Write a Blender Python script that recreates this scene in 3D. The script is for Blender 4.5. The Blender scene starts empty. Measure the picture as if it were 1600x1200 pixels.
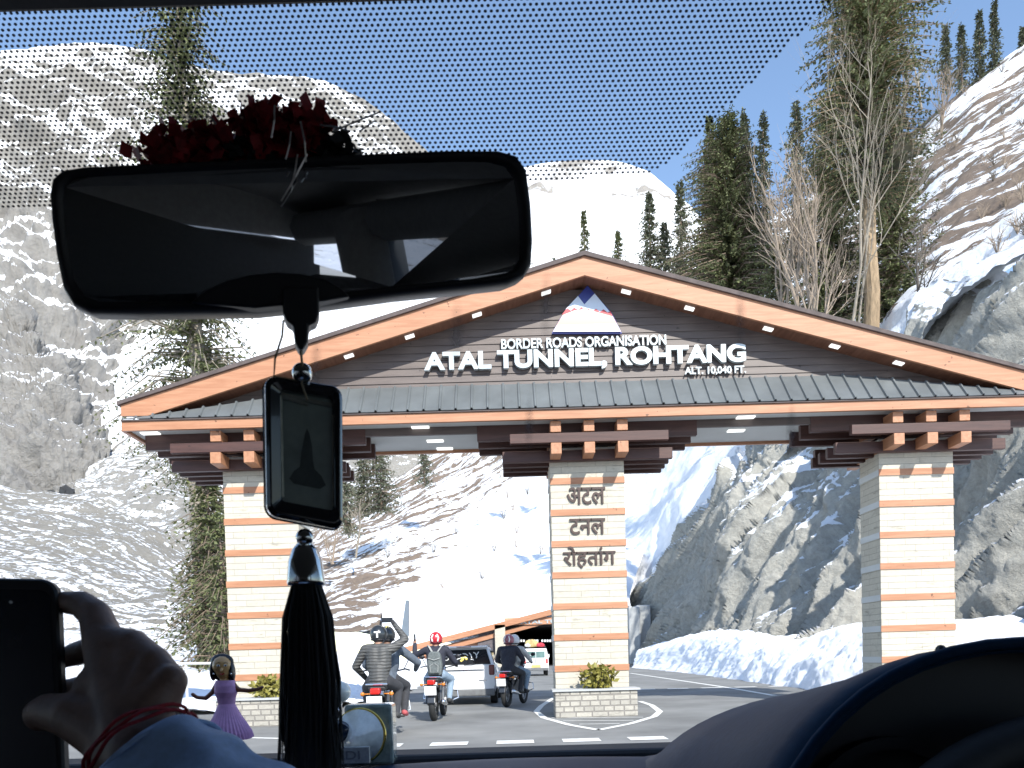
import bpy, bmesh, math, random
from mathutils import Vector, Matrix, noise
from math import sin, cos, pi, radians, sqrt, atan2

C = bpy.context.scene.collection
SC = bpy.context.scene

# ---------------------------------------------------------------- camera
F = 1210.0                      # focal length in pixels of the 1600-wide photo
ROLL, PITCH = radians(1.6), radians(-1.5)
HOR = 1025.0                    # horizon row at the middle column
PY = HOR + F * math.tan(-PITCH)
CAMZ = 1.2
_R0, _U0, _F0 = Vector((1, 0, 0)), Vector((0, -sin(PITCH), cos(PITCH))), Vector((0, cos(PITCH), sin(PITCH)))
CR = _R0 * cos(ROLL) - _U0 * sin(ROLL)
CU = _U0 * cos(ROLL) + _R0 * sin(ROLL)
EYE = Vector((0, 0, CAMZ))
cd = bpy.data.cameras.new('camera')
cam = bpy.data.objects.new('camera', cd); C.objects.link(cam)
cam.matrix_world = Matrix(((CR.x, CU.x, -_F0.x, 0), (CR.y, CU.y, -_F0.y, 0), (CR.z, CU.z, -_F0.z, CAMZ), (0, 0, 0, 1)))
cd.sensor_width = 36; cd.lens = 36 * F / 1600
cd.shift_y = (PY - 600) / 1600
cd.clip_start = 0.02; cd.clip_end = 8000
SC.camera = cam
cd.dof.use_dof = True; cd.dof.focus_distance = 15; cd.dof.aperture_fstop = 34

def P(px, py, Y):
    d = CR * ((px - 800) / F) + CU * ((PY - py) / F) + _F0
    return EYE + d * (Y / d.y)

# ---------------------------------------------------------------- light
SUN_DIR = Vector((-0.38, 1.0, -0.83)).normalized()      # the way the light travels
SUN_EL = math.asin(-SUN_DIR.z)
w = bpy.data.worlds.new('World'); SC.world = w; w.use_nodes = True
nt = w.node_tree
sky = nt.nodes.new('ShaderNodeTexSky'); sky.sky_type = 'NISHITA'; sky.sun_disc = False
sky.sun_elevation = SUN_EL
sky.sun_rotation = atan2(-SUN_DIR.x, -SUN_DIR.y)
sky.altitude = 1500; sky.air_density = 1.15; sky.dust_density = 0.8; sky.ozone_density = 1.0
bg = nt.nodes['Background']; bg.inputs['Strength'].default_value = 0.125
nt.links.new(sky.outputs[0], bg.inputs[0])
ld = bpy.data.lights.new('sun', 'SUN'); ld.energy = 3.0; ld.angle = radians(0.5); ld.color = (1, 0.95, 0.88)
lo = bpy.data.objects.new('sun', ld); C.objects.link(lo)
lo.rotation_euler = SUN_DIR.to_track_quat('-Z', 'Y').to_euler()
SC.view_settings.view_transform = 'Standard'; SC.view_settings.look = 'None'
SC.view_settings.exposure = 1.3; SC.view_settings.gamma = 1
SC.cycles.max_bounces = 8; SC.cycles.transparent_max_bounces = 24
SC.cycles.diffuse_bounces = 3; SC.cycles.sample_clamp_indirect = 6

# ---------------------------------------------------------------- materials
def new_mat(name):
    m = bpy.data.materials.new(name); m.use_nodes = True
    nt = m.node_tree; b = nt.nodes['Principled BSDF']
    return m, nt, b

def mixcol(nt, fac, a, b):
    n = nt.nodes.new('ShaderNodeMix'); n.data_type = 'RGBA'
    for s, v in ((n.inputs[0], fac), (n.inputs[6], a), (n.inputs[7], b)):
        if hasattr(v, 'is_output'): nt.links.new(v, s)
        elif isinstance(v, (tuple, list)): s.default_value = (*v[:3], 1)
        else: s.default_value = v
    return n.outputs[2]

def coords(nt, kind='Object', scale=(1, 1, 1), rot=(0, 0, 0)):
    t = nt.nodes.new('ShaderNodeTexCoord'); mp = nt.nodes.new('ShaderNodeMapping')
    mp.inputs['Scale'].default_value = scale; mp.inputs['Rotation'].default_value = rot
    nt.links.new(t.outputs[kind], mp.inputs[0]); return mp.outputs[0]

def noise_node(nt, vec, scale, detail=5, rough=0.6, dist=0.0):
    n = nt.nodes.new('ShaderNodeTexNoise'); n.inputs['Scale'].default_value = scale
    n.inputs['Detail'].default_value = detail; n.inputs['Roughness'].default_value = rough
    n.inputs['Distortion'].default_value = dist
    nt.links.new(vec, n.inputs['Vector']); return n.outputs['Fac']

def maprange(nt, v, a, b, c=0.0, d=1.0):
    n = nt.nodes.new('ShaderNodeMapRange'); nt.links.new(v, n.inputs[0])
    for i, x in zip((1, 2, 3, 4), (a, b, c, d)): n.inputs[i].default_value = x
    return n.outputs[0]

def mathn(nt, op, a, b):
    n = nt.nodes.new('ShaderNodeMath'); n.operation = op
    for s, v in ((n.inputs[0], a), (n.inputs[1], b)):
        if hasattr(v, 'is_output'): nt.links.new(v, s)
        else: s.default_value = v
    return n.outputs[0]

def bump(nt, b, h, dist=0.02, strength=0.6):
    n = nt.nodes.new('ShaderNodeBump'); n.inputs['Distance'].default_value = dist
    n.inputs['Strength'].default_value = strength
    nt.links.new(h, n.inputs['Height']); nt.links.new(n.outputs[0], b.inputs['Normal'])

def mat(name, col, rough=0.6, metal=0.0, var=0.25, scale=6.0, bmp=0.0, spec=None, stretch=(1, 1, 1), emit=0.0, coat=0.0, detail=5):
    m, nt, b = new_mat(name)
    v = coords(nt, 'Object', stretch)
    n = noise_node(nt, v, scale, detail)
    lo_ = tuple(c * (1 - var) for c in col); hi_ = tuple(min(1, c * (1 + var)) for c in col)
    nt.links.new(mixcol(nt, maprange(nt, n, 0.3, 0.7), lo_, hi_), b.inputs['Base Color'])
    b.inputs['Roughness'].default_value = rough; b.inputs['Metallic'].default_value = metal
    if spec is not None: b.inputs['Specular IOR Level'].default_value = spec
    if coat: b.inputs['Coat Weight'].default_value = coat
    if bmp: bump(nt, b, n, bmp)
    if emit:
        b.inputs['Emission Color'].default_value = (*col, 1); b.inputs['Emission Strength'].default_value = emit
    return m

def wood_mat(name, a, b_, axis=0, rough=0.55):
    m, nt, b = new_mat(name)
    sc = [9, 9, 9]; sc[axis] = 0.7
    v = coords(nt, 'Object', tuple(sc))
    n = noise_node(nt, v, 1.6, 6, 0.65, 0.6)
    k = noise_node(nt, coords(nt, 'Object', (2.2, 2.2, 2.2)), 4.0, 2)
    c = mixcol(nt, maprange(nt, n, 0.35, 0.68), a, b_)
    knots = maprange(nt, k, 0.7, 0.74)
    c = mixcol(nt, knots, c, tuple(x * 0.45 for x in a))
    nt.links.new(c, b.inputs['Base Color']); b.inputs['Roughness'].default_value = rough
    bump(nt, b, n, 0.003)
    return m

def terrain_mat(name, dirt, dirt2, stretch=(0.02, 0.09), ang=0.0, scale=1.0, fine=0.5, snow=(0.86, 0.88, 0.92), edge=0.025, bmp=0.6, slope=0.0, rough=0.62, k2=0.35):
    m, nt, b = new_mat(name)
    uv = coords(nt, 'UV', (stretch[0], stretch[1], 1), (0, 0, ang))
    n1 = noise_node(nt, uv, scale, 10, rough, 0.3)
    obj = coords(nt, 'Object', (1, 1, 1))
    n2 = noise_node(nt, obj, fine, 6, 0.7)
    at = nt.nodes.new('ShaderNodeAttribute'); at.attribute_name = 'cover'
    v = mathn(nt, 'ADD', n1, mathn(nt, 'MULTIPLY', mathn(nt, 'SUBTRACT', n2, 0.5), k2))
    v = mathn(nt, 'ADD', v, mathn(nt, 'SUBTRACT', at.outputs['Fac'], 0.5))
    if slope:
        g = nt.nodes.new('ShaderNodeNewGeometry'); sx = nt.nodes.new('ShaderNodeSeparateXYZ')
        nt.links.new(g.outputs['Normal'], sx.inputs[0])
        v = mathn(nt, 'ADD', v, mathn(nt, 'MULTIPLY', mathn(nt, 'SUBTRACT', sx.outputs[2], 0.5), slope))
    f = maprange(nt, v, 0.5 - edge, 0.5 + edge)
    n3 = noise_node(nt, obj, fine * 2.7, 7, 0.75)
    n4 = noise_node(nt, uv, scale * 3, 6, 0.7)
    d = mixcol(nt, maprange(nt, n3, 0.3, 0.7), dirt, dirt2)
    d = mixcol(nt, maprange(nt, n4, 0.55, 0.7, 0, 0.5), d, tuple(x * 0.5 for x in dirt))
    nt.links.new(mixcol(nt, f, d, snow), b.inputs['Base Color'])
    b.inputs['Roughness'].default_value = 0.85; b.inputs['Specular IOR Level'].default_value = 0.2
    hh = mathn(nt, 'ADD', n3, mathn(nt, 'MULTIPLY', f, 0.5))
    bump(nt, b, hh, bmp, 0.8)
    return m

M = {}
M['asphalt'] = mat('asphalt', (0.19, 0.192, 0.188), 0.9, var=0.3, scale=0.55, bmp=0.003, detail=14)
M['paint'] = mat('road_paint', (0.72, 0.72, 0.69), 0.8, var=0.18, scale=9, detail=9)
M['snow'] = mat('snow', (0.86, 0.88, 0.92), 0.8, var=0.04, scale=0.8, bmp=0.12, detail=8, spec=0.2)
M['orange'] = wood_mat('orange_wood', (0.34, 0.15, 0.075), (0.45, 0.225, 0.125))
M['orange_y'] = wood_mat('orange_wood_end', (0.34, 0.15, 0.075), (0.45, 0.225, 0.125), 1)
M['brown'] = wood_mat('brown_wood', (0.045, 0.018, 0.014), (0.08, 0.034, 0.026))
M['brown_y'] = wood_mat('brown_wood_cross', (0.10, 0.036, 0.024), (0.17, 0.065, 0.045), 1)
M['siding'] = wood_mat('siding_wood', (0.085, 0.066, 0.060), (0.125, 0.098, 0.087))
M['soffit'] = wood_mat('soffit_wood', (0.14, 0.055, 0.03), (0.22, 0.10, 0.06), 1)
M['sheet'] = mat('roof_sheet', (0.17, 0.185, 0.19), 0.42, metal=0.35, var=0.16, scale=1.6, spec=0.5)
M['ceiling'] = mat('ceiling_board', (0.55, 0.56, 0.55), 0.8, var=0.06, scale=1.0)
M['roofing'] = mat('roofing', (0.09, 0.07, 0.065), 0.8)
M['letter'] = mat('letter_steel', (0.46, 0.50, 0.51), 0.35, metal=0.25, var=0.05)
M['letter_dark'] = mat('letter_bronze', (0.05, 0.028, 0.022), 0.5)
M['light'] = mat('light_diffuser', (0.9, 0.9, 0.88), 0.5, emit=0.55, var=0.02)
M['white'] = mat('white_paint', (0.78, 0.79, 0.80), 0.3, var=0.03, coat=0.4)
M['black'] = mat('black_plastic', (0.012, 0.013, 0.017), 0.45, var=0.15, scale=30)
M['rubber'] = mat('rubber', (0.02, 0.02, 0.02), 0.8)
M['chrome'] = mat('chrome', (0.75, 0.75, 0.75), 0.12, metal=1.0, var=0.03)
M['steel'] = mat('dull_steel', (0.28, 0.28, 0.29), 0.4, metal=0.8)
M['glass_dark'] = mat('dark_glass', (0.015, 0.018, 0.022), 0.08, var=0.1, spec=0.6)
M['red_lamp'] = mat('red_lamp', (0.55, 0.02, 0.015), 0.2, var=0.1)
M['amber'] = mat('amber_lamp', (0.6, 0.2, 0.03), 0.25)
M['plate_white'] = mat('plate_white', (0.75, 0.75, 0.74), 0.5, var=0.04)
M['plate_yellow'] = mat('plate_yellow', (0.75, 0.6, 0.15), 0.5, var=0.04)
M['skin'] = mat('skin', (0.30, 0.165, 0.11), 0.55, var=0.12, scale=40)

def stone_mat(name, c1, c2, mortar, bw, rh, bmp=0.02, msize=0.012, axis='XZ'):
    m, nt, b = new_mat(name)
    t = nt.nodes.new('ShaderNodeTexCoord'); s = nt.nodes.new('ShaderNodeSeparateXYZ'); cmb = nt.nodes.new('ShaderNodeCombineXYZ')
    nt.links.new(t.outputs['Object'], s.inputs[0])
    nt.links.new(mathn(nt, 'ADD', s.outputs[0], s.outputs[1]), cmb.inputs[0]); nt.links.new(s.outputs[2], cmb.inputs[1])
    br = nt.nodes.new('ShaderNodeTexBrick'); nt.links.new(cmb.outputs[0], br.inputs['Vector'])
    br.inputs['Scale'].default_value = 1; br.inputs['Brick Width'].default_value = bw; br.inputs['Row Height'].default_value = rh
    br.inputs['Mortar Size'].default_value = msize; br.inputs['Mortar Smooth'].default_value = 0.4
    br.offset = 0.37; br.squash = 1.6; br.squash_frequency = 3
    br.inputs['Color1'].default_value = (*c1, 1); br.inputs['Color2'].default_value = (*c2, 1); br.inputs['Mortar'].default_value = (*mortar, 1)
    n = noise_node(nt, coords(nt, 'Object'), 14, 8, 0.7)
    c = mixcol(nt, maprange(nt, n, 0.3, 0.75, 0, 0.55), br.outputs['Color'], tuple(x * 0.72 for x in c2))
    n2 = noise_node(nt, coords(nt, 'Object', (1.2, 1.2, 5)), 1.7, 5, 0.7)
    c = mixcol(nt, maprange(nt, n2, 0.58, 0.70, 0, 0.75), c, tuple(x * 0.5 for x in c2))
    nt.links.new(c, b.inputs['Base Color']); b.inputs['Roughness'].default_value = 0.85
    h = mathn(nt, 'ADD', mathn(nt, 'MULTIPLY', n, 0.6), mathn(nt, 'MULTIPLY', br.outputs['Fac'], -1.0))
    bump(nt, b, h, bmp, 0.8)
    return m
M['cream'] = stone_mat('cream_stone', (0.56, 0.52, 0.43), (0.50, 0.46, 0.38), (0.36, 0.33, 0.28), 0.55, 0.122, 0.012, 0.005)
M['rubble'] = stone_mat('rubble_stone', (0.46, 0.43, 0.37), (0.34, 0.32, 0.28), (0.24, 0.22, 0.2), 0.19, 0.105, 0.03, 0.014)
M['concrete'] = mat('concrete', (0.42, 0.43, 0.43), 0.85, var=0.2, scale=0.7, detail=9)

# ---------------------------------------------------------------- mesh helpers
class MB:
    def __init__(s): s.v = []; s.f = []; s.m = []
    def add(s, vs, fs, mi=0):
        o = len(s.v); s.v += [Vector(x) for x in vs]
        for f in fs: s.f.append([i + o for i in f]); s.m.append(mi)
    def box(s, a, b, mi=0, rot=None, c=None):
        x0, y0, z0 = a; x1, y1, z1 = b
        vs = [Vector(q) for q in ((x0, y0, z0), (x1, y0, z0), (x1, y1, z0), (x0, y1, z0), (x0, y0, z1), (x1, y0, z1), (x1, y1, z1), (x0, y1, z1))]
        if rot is not None:
            c = Vector(c) if c is not None else sum(vs, Vector()) / 8
            vs = [rot @ (q - c) + c for q in vs]
        s.add(vs, [(0, 3, 2, 1), (4, 5, 6, 7), (0, 1, 5, 4), (1, 2, 6, 5), (2, 3, 7, 6), (3, 0, 4, 7)], mi); return s
    def prism(s, poly, vec, mi=0):
        n = len(poly); vec = Vector(vec); a = [Vector(p) for p in poly]
        s.add(a + [p + vec for p in a], [list(range(n))[::-1], list(range(n, 2 * n))] + [(i, (i + 1) % n, n + (i + 1) % n, n + i) for i in range(n)], mi); return s
    def tube(s, pts, rad, n=8, mi=0, cap=True, flat=1.0):
        pts = [Vector(p) for p in pts]; k = len(pts)
        if not hasattr(rad, '__len__'): rad = [rad] * k
        vs, fs = [], []; up = None
        for i, p in enumerate(pts):
            t = (pts[min(i + 1, k - 1)] - pts[max(i - 1, 0)]).normalized()
            if up is None:
                up = Vector((0, 0, 1)) if abs(t.z) < 0.9 else Vector((1, 0, 0))
            a = t.cross(up)
            if a.length < 1e-5: a = t.orthogonal()
            a.normalize(); bb = a.cross(t).normalized(); up = bb
            for j in range(n):
                q = 2 * pi * j / n
                vs.append(p + (a * cos(q) + bb * sin(q) * flat) * rad[i])
        for i in range(k - 1):
            for j in range(n):
                j2 = (j + 1) % n
                fs.append((i * n + j, i * n + j2, (i + 1) * n + j2, (i + 1) * n + j))
        if cap: fs += [list(range(n))[::-1], list(range((k - 1) * n, k * n))]
        s.add(vs, fs, mi); return s
    def lathe(s, prof, c=(0, 0, 0), axis=(0, 0, 1), n=24, mi=0, scale=(1, 1)):
        ax = Vector(axis).normalized(); a = ax.orthogonal().normalized(); b = ax.cross(a); c = Vector(c)
        vs, fs = [], []; k = len(prof)
        for r, h in prof:
            for j in range(n):
                q = 2 * pi * j / n
                vs.append(c + ax * h + a * (cos(q) * r * scale[0]) + b * (sin(q) * r * scale[1]))
        for i in range(k - 1):
            for j in range(n):
                j2 = (j + 1) % n
                fs.append((i * n + j, i * n + j2, (i + 1) * n + j2, (i + 1) * n + j))
        fs += [list(range(n))[::-1], list(range((k - 1) * n, k * n))]
        s.add(vs, fs, mi); return s
    def ball(s, c, r, n=12, mi=0):
        if not hasattr(r, '__len__'): r = (r, r, r)
        c = Vector(c); vs, fs = [], []; m = max(6, n // 2 + 2)
        for i in range(1, m):
            t = pi * i / m
            for j in range(n):
                q = 2 * pi * j / n
                vs.append(c + Vector((sin(t) * cos(q) * r[0], sin(t) * sin(q) * r[1], cos(t) * r[2])))
        top, bot = len(vs), len(vs) + 1
        vs += [c + Vector((0, 0, r[2])), c - Vector((0, 0, r[2]))]
        for i in range(m - 2):
            for j in range(n):
                j2 = (j + 1) % n
                fs.append((i * n + j, (i + 1) * n + j, (i + 1) * n + j2, i * n + j2))
        for j in range(n):
            j2 = (j + 1) % n
            fs.append((top, j, j2)); fs.append((bot, (m - 2) * n + j2, (m - 2) * n + j))
        s.add(vs, fs, mi); return s
    def torus(s, c, R, r, axis=(0, 0, 1), n=32, k=8, mi=0, a0=0, a1=2 * pi, scale=(1, 1)):
        ax = Vector(axis).normalized(); a = ax.orthogonal().normalized()
        if abs(ax.y) > 0.5: a = Vector((1, 0, 0)); a = (a - ax * a.dot(ax)).normalized()
        b = ax.cross(a); c = Vector(c)
        pts = [c + a * (cos(a0 + (a1 - a0) * i / n) * R * scale[0]) + b * (sin(a0 + (a1 - a0) * i / n) * R * scale[1]) for i in range(n + 1)]
        return s.tube(pts, r, k, mi, cap=abs(a1 - a0) < 6.2)
    def build(s, name, m, parent=None, smooth=False, world=True, bevel=0.0, sub=0):
        me = bpy.data.meshes.new(name)
        off = Vector()
        if parent is not None and world:
            p = parent
            while p is not None: off = off + p.location; p = p.parent
        me.from_pydata([tuple(q - off) for q in s.v], [], s.f)
        for x in (m if isinstance(m, (list, tuple)) else [m]): me.materials.append(x)
        me.polygons.foreach_set('material_index', s.m)
        if smooth: me.polygons.foreach_set('use_smooth', [True] * len(s.f))
        me.validate(); me.update()
        o = bpy.data.objects.new(name, me); C.objects.link(o)
        if parent is not None: o.parent = parent
        if bevel:
            bv = o.modifiers.new('bevel', 'BEVEL'); bv.width = bevel; bv.segments = 2; bv.limit_method = 'ANGLE'
        if sub:
            sb = o.modifiers.new('sub', 'SUBSURF'); sb.levels = sub; sb.render_levels = sub
        return o

def empty(name, loc, label=None, cat=None, group=None, rz=0):
    o = bpy.data.objects.new(name, None); C.objects.link(o); o.location = loc; o.rotation_euler = (0, 0, rz)
    return tag(o, label, cat, group)
def tag(o, label=None, cat=None, group=None, kind=None):
    if label: o['label'] = label
    if cat: o['category'] = cat
    if group: o['group'] = group
    if kind: o['kind'] = kind
    return o
def copy_tree(o, parent=None):
    c = o.copy(); C.objects.link(c)
    if parent is not None: c.parent = parent
    for ch in list(o.children): copy_tree(ch, c)
    return c

def capsules_mesh(name, caps, vox, mats, parent=None, smooth_it=4, world=True):
    """caps: (p0, r0, p1, r1, material index); one continuous surface grown round the limbs."""
    b = MB()
    for p0, r0, p1, r1, mi in caps:
        p0, p1 = Vector(p0), Vector(p1)
        n = 12
        b.ball(p0, r0, n); b.ball(p1, r1, n)
        if (p1 - p0).length > 1e-4: b.tube([p0, p1], [r0, r1], n)
    t = b.build('tmp', mats[0], None)
    r = t.modifiers.new('r', 'REMESH'); r.mode = 'VOXEL'; r.voxel_size = vox
    s = t.modifiers.new('s', 'SMOOTH'); s.iterations = smooth_it; s.factor = 0.5
    dg = bpy.context.evaluated_depsgraph_get(); dg.update()
    me = bpy.data.meshes.new_from_object(t.evaluated_get(dg), depsgraph=dg)
    bpy.data.objects.remove(t)
    me.name = name; me.materials.clear()
    for x in mats: me.materials.append(x)
    if len(mats) > 1:
        cc = [(Vector(a), r0, Vector(bb), r1, mi) for a, r0, bb, r1, mi in caps]
        idx = []
        for p in me.polygons:
            q = p.center; best = (9e9, 0)
            for a, r0, bb, r1, mi in cc:
                d = bb - a; L = d.length_squared
                u = 0 if L < 1e-9 else max(0, min(1, (q - a).dot(d) / L))
                dist = (q - (a + d * u)).length - (r0 + (r1 - r0) * u)
                if dist < best[0]: best = (dist, mi)
            idx.append(best[1])
        me.polygons.foreach_set('material_index', idx)
    me.polygons.foreach_set('use_smooth', [True] * len(me.polygons))
    if parent is not None and world:
        off = Vector(); p = parent
        while p is not None: off = off + p.location; p = p.parent
        me.transform(Matrix.Translation(-off))
    me.update()
    o = bpy.data.objects.new(name, me); C.objects.link(o)
    if parent is not None: o.parent = parent
    return o

def text_mesh(name, body, m, parent, x0, x1, z0, z1, y, extrude, bold=0.0, smooth=False):
    """Lettering standing on a wall that faces -Y, fitted to the box x0..x1, z0..z1; its back is at y."""
    cu = bpy.data.curves.new('tmp', 'FONT'); cu.body = body; cu.size = 1; cu.extrude = 0.05; cu.offset = bold
    t = bpy.data.objects.new('tmp', cu); C.objects.link(t)
    dg = bpy.context.evaluated_depsgraph_get(); dg.update()
    me = bpy.data.meshes.new_from_object(t.evaluated_get(dg), depsgraph=dg)
    bpy.data.objects.remove(t)
    xs = [v.co.x for v in me.vertices]; ys = [v.co.y for v in me.vertices]
    ax, bx, ay, by = min(xs), max(xs), min(ys), max(ys)
    off = Vector(); p = parent
    while p is not None: off = off + p.location; p = p.parent
    for v in me.vertices:
        c = v.co
        v.co = Vector((x0 + (c.x - ax) / (bx - ax) * (x1 - x0), y - (c.z + 0.05) * 10 * extrude, z0 + (c.y - ay) / (by - ay) * (z1 - z0))) - off
    me.materials.clear(); me.materials.append(m); me.name = name; me.update()
    o = bpy.data.objects.new(name, me); C.objects.link(o); o.parent = parent
    return o

def interp(row, s):
    """Catmull-Rom through a row of control points at s in 0..1 (uniform)."""
    n = len(row) - 1; t = s * n; i = min(int(t), n - 1); t -= i
    p0, p1, p2, p3 = (row[max(0, min(n, i + k))] for k in (-1, 0, 1, 2))
    return [0.5 * (2 * b + (c - a) * t + (2 * a - 5 * b + 4 * c - d) * t * t + (3 * b - a - 3 * c + d) * t ** 3) for a, b, c, d in zip(p0, p1, p2, p3)]

def sheet(name, rows, nx, ny, m, amp=1.0, freq=0.02, seed=0.0, ridged=False, octaves=6, parent=None, aniso=(1, 1, 1), tdisp=None, fade_top=0.0, H=0.9, facet=0.0, ffreq=0.2):
    """A slope: rows (near to far) of control points (px, py, depth, snow cover) set out in the world, with relief along its normal."""
    W = []
    for r in rows:
        W.append([list(P(a, b, d)) + [cv] for a, b, d, cv in r])
    grid = []
    for j in range(ny + 1):
        t = j / ny
        line = []
        for i in range(nx + 1):
            s = i / nx
            col = [interp(r, s) for r in W]
            line.append(interp(col, t))
        grid.append(line)
    pts = [[Vector(c[:3]) for c in l] for l in grid]
    # metres along the two directions
    U = [0.0] * (nx + 1); V = [0.0] * (ny + 1); jm, im = ny // 2, nx // 2
    for i in range(1, nx + 1): U[i] = U[i - 1] + (pts[jm][i] - pts[jm][i - 1]).length
    for j in range(1, ny + 1): V[j] = V[j - 1] + (pts[j][im] - pts[j - 1][im]).length
    vs, cov, uv = [], [], []
    for j in range(ny + 1):
        for i in range(nx + 1):
            p = pts[j][i]
            du = pts[j][min(i + 1, nx)] - pts[j][max(i - 1, 0)]
            dv = pts[min(j + 1, ny)][i] - pts[max(j - 1, 0)][i]
            nrm = du.cross(dv)
            nrm = nrm.normalized() if nrm.length > 1e-9 else Vector((0, -1, 0))
            q = Vector((p.x * aniso[0], p.y * aniso[1], p.z * aniso[2])) * freq + Vector((seed, seed * 1.7, -seed))
            if tdisp: q = Vector((U[i] * tdisp[0] + V[j] * tdisp[2], V[j] * tdisp[1], 0)) * freq + Vector((seed, seed * 1.7, -seed))
            if ridged: h = noise.ridged_multi_fractal(q, H, 2.1, octaves, 1.0, 2.0) - 1.0
            else: h = noise.fractal(q, H, 2.1, octaves)
            if facet:
                fh = 0.0
                for fo, fa in ((1.0, 1.0), (2.7, .42), (6.5, .17)):
                    qq = q * (ffreq * fo / freq); dd, pp_ = noise.voronoi(qq)
                    r_ = pp_[0] * 5.31; gv = Vector((noise.noise(r_ + Vector((3.3, 7.1, 1.7))), noise.noise(r_ + Vector((31.2, 9.4, 17.8))), noise.noise(r_ + Vector((11.9, 43.6, 5.2)))))
                    fh += fa * ((qq - pp_[0]).dot(gv) * 1.6 + gv.x * .9) * min(1.0, (dd[1] - dd[0]) * 5.5)
                h = h + fh * facet
            a = amp
            if fade_top: a *= min(1, (1 - j / ny) / fade_top + 0.15)
            vs.append(p + nrm * h * a); cov.append(grid[j][i][3]); uv.append((U[i], V[j]))
    fs = [(j * (nx + 1) + i, j * (nx + 1) + i + 1, (j + 1) * (nx + 1) + i + 1, (j + 1) * (nx + 1) + i) for j in range(ny) for i in range(nx)]
    me = bpy.data.meshes.new(name); me.from_pydata([tuple(v) for v in vs], [], fs)
    a = me.attributes.new('cover', 'FLOAT', 'POINT'); a.data.foreach_set('value', cov)
    ul = me.uv_layers.new(name='uv')
    for lp in me.loops: ul.data[lp.index].uv = uv[lp.vertex_index]
    me.polygons.foreach_set('use_smooth', [True] * len(fs)); me.materials.append(m); me.update()
    o = bpy.data.objects.new(name, me); C.objects.link(o)
    return o

# ================================================================ the setting: terrain
def struct(o): o['kind'] = 'structure'; return o
T_far = terrain_mat('far_rock', (0.20, 0.19, 0.18), (0.28, 0.272, 0.26), (0.010, 0.016), 0.75, 1.0, 0.03, edge=0.02, bmp=6, slope=0.55, rough=0.66, k2=0.45)
T_peak = terrain_mat('peak_rock', (0.24, 0.22, 0.2), (0.34, 0.32, 0.3), (0.006, 0.010), 0.2, 1.0, 0.01, bmp=10)
T_left = terrain_mat('scree_slope', (0.19, 0.178, 0.155), (0.27, 0.255, 0.228), (0.10, 0.52), 0.0, 1.0, 0.8, edge=0.02, bmp=0.5, rough=0.74, k2=0.75)
T_mid = terrain_mat('grassy_scree', (0.20, 0.19, 0.17), (0.28, 0.265, 0.245), (0.05, 0.24), 0.5, 1.0, 0.35, edge=0.02, bmp=0.8, rough=0.74, k2=0.75)
T_right = terrain_mat('brown_slope', (0.165, 0.125, 0.098), (0.235, 0.185, 0.145), (0.04, 0.20), -0.06, 1.0, 0.35, edge=0.012, bmp=0.5, rough=0.7, k2=0.5)
T_cliff = terrain_mat('cut_rock', (0.30, 0.292, 0.262), (0.49, 0.475, 0.425), (0.30, 0.06), -0.95, 1.0, 0.9, edge=0.03, bmp=0.35, slope=1.1, rough=0.7, k2=0.5)

g = MB(); g.box((-400, -120, -3.0), (400, 3000, -0.03))
struct(g.build('ground', M['snow']))

rows = [
 [(-700, 960, 420, .5), (-300, 960, 420, .5), (0, 960, 420, .45), (200, 960, 420, .5), (400, 960, 430, .55), (650, 960, 450, .6), (900, 960, 500, .6)],
 [(-700, 700, 560, .42), (-300, 700, 560, .42), (0, 690, 540, .38), (130, 690, 560, .44), (300, 680, 620, .8), (600, 680, 680, .9), (900, 700, 700, .9)],
 [(-700, 470, 700, .42), (-300, 470, 680, .44), (0, 470, 660, .47), (150, 480, 700, .53), (300, 470, 800, .8), (600, 470, 850, .8), (900, 560, 860, .8)],
 [(-700, 290, 850, .42), (-300, 290, 840, .42), (0, 290, 830, .5), (200, 290, 860, .51), (400, 290, 930, .52), (620, 340, 960, .55), (900, 500, 970, .7)],
 [(-700, 170, 960, .5), (-300, 130, 960, .5), (0, 82, 960, .6), (180, 72, 980, .57), (330, 112, 1040, .55), (520, 132, 1080, .53), (640, 212, 1100, .55), (760, 330, 1120, .55), (900, 480, 1140, .6)],
]
struct(sheet('left_mountain', rows, 360, 300, T_far, amp=20, freq=0.013, seed=3.1, ridged=True, octaves=8, H=0.75, fade_top=0.25, facet=.55, ffreq=.014))
rows = [
 [(250, 900, 700, .9), (600, 880, 700, .9), (900, 860, 700, .95), (1200, 840, 700, .95), (1500, 820, 700, .9)],
 [(250, 620, 1100, .9), (600, 600, 1100, .95), (900, 560, 1150, .95), (1200, 600, 1150, .95), (1500, 640, 1100, .9)],
 [(250, 480, 1400, .8), (600, 400, 1450, .75), (800, 330, 1500, .66), (920, 330, 1500, .64), (1040, 360, 1500, .64), (1200, 450, 1450, .8), (1500, 560, 1400, .8)],
 [(250, 400, 1600, .6), (600, 330, 1600, .6), (790, 268, 1650, .6), (880, 250, 1650, .54), (990, 260, 1650, .57), (1060, 308, 1620, .6), (1200, 430, 1600, .7), (1500, 560, 1600, .8)],
]
struct(sheet('snow_peak', rows, 140, 110, T_peak, amp=22, freq=0.006, seed=8.0, fade_top=0.2, ridged=True))
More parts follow.
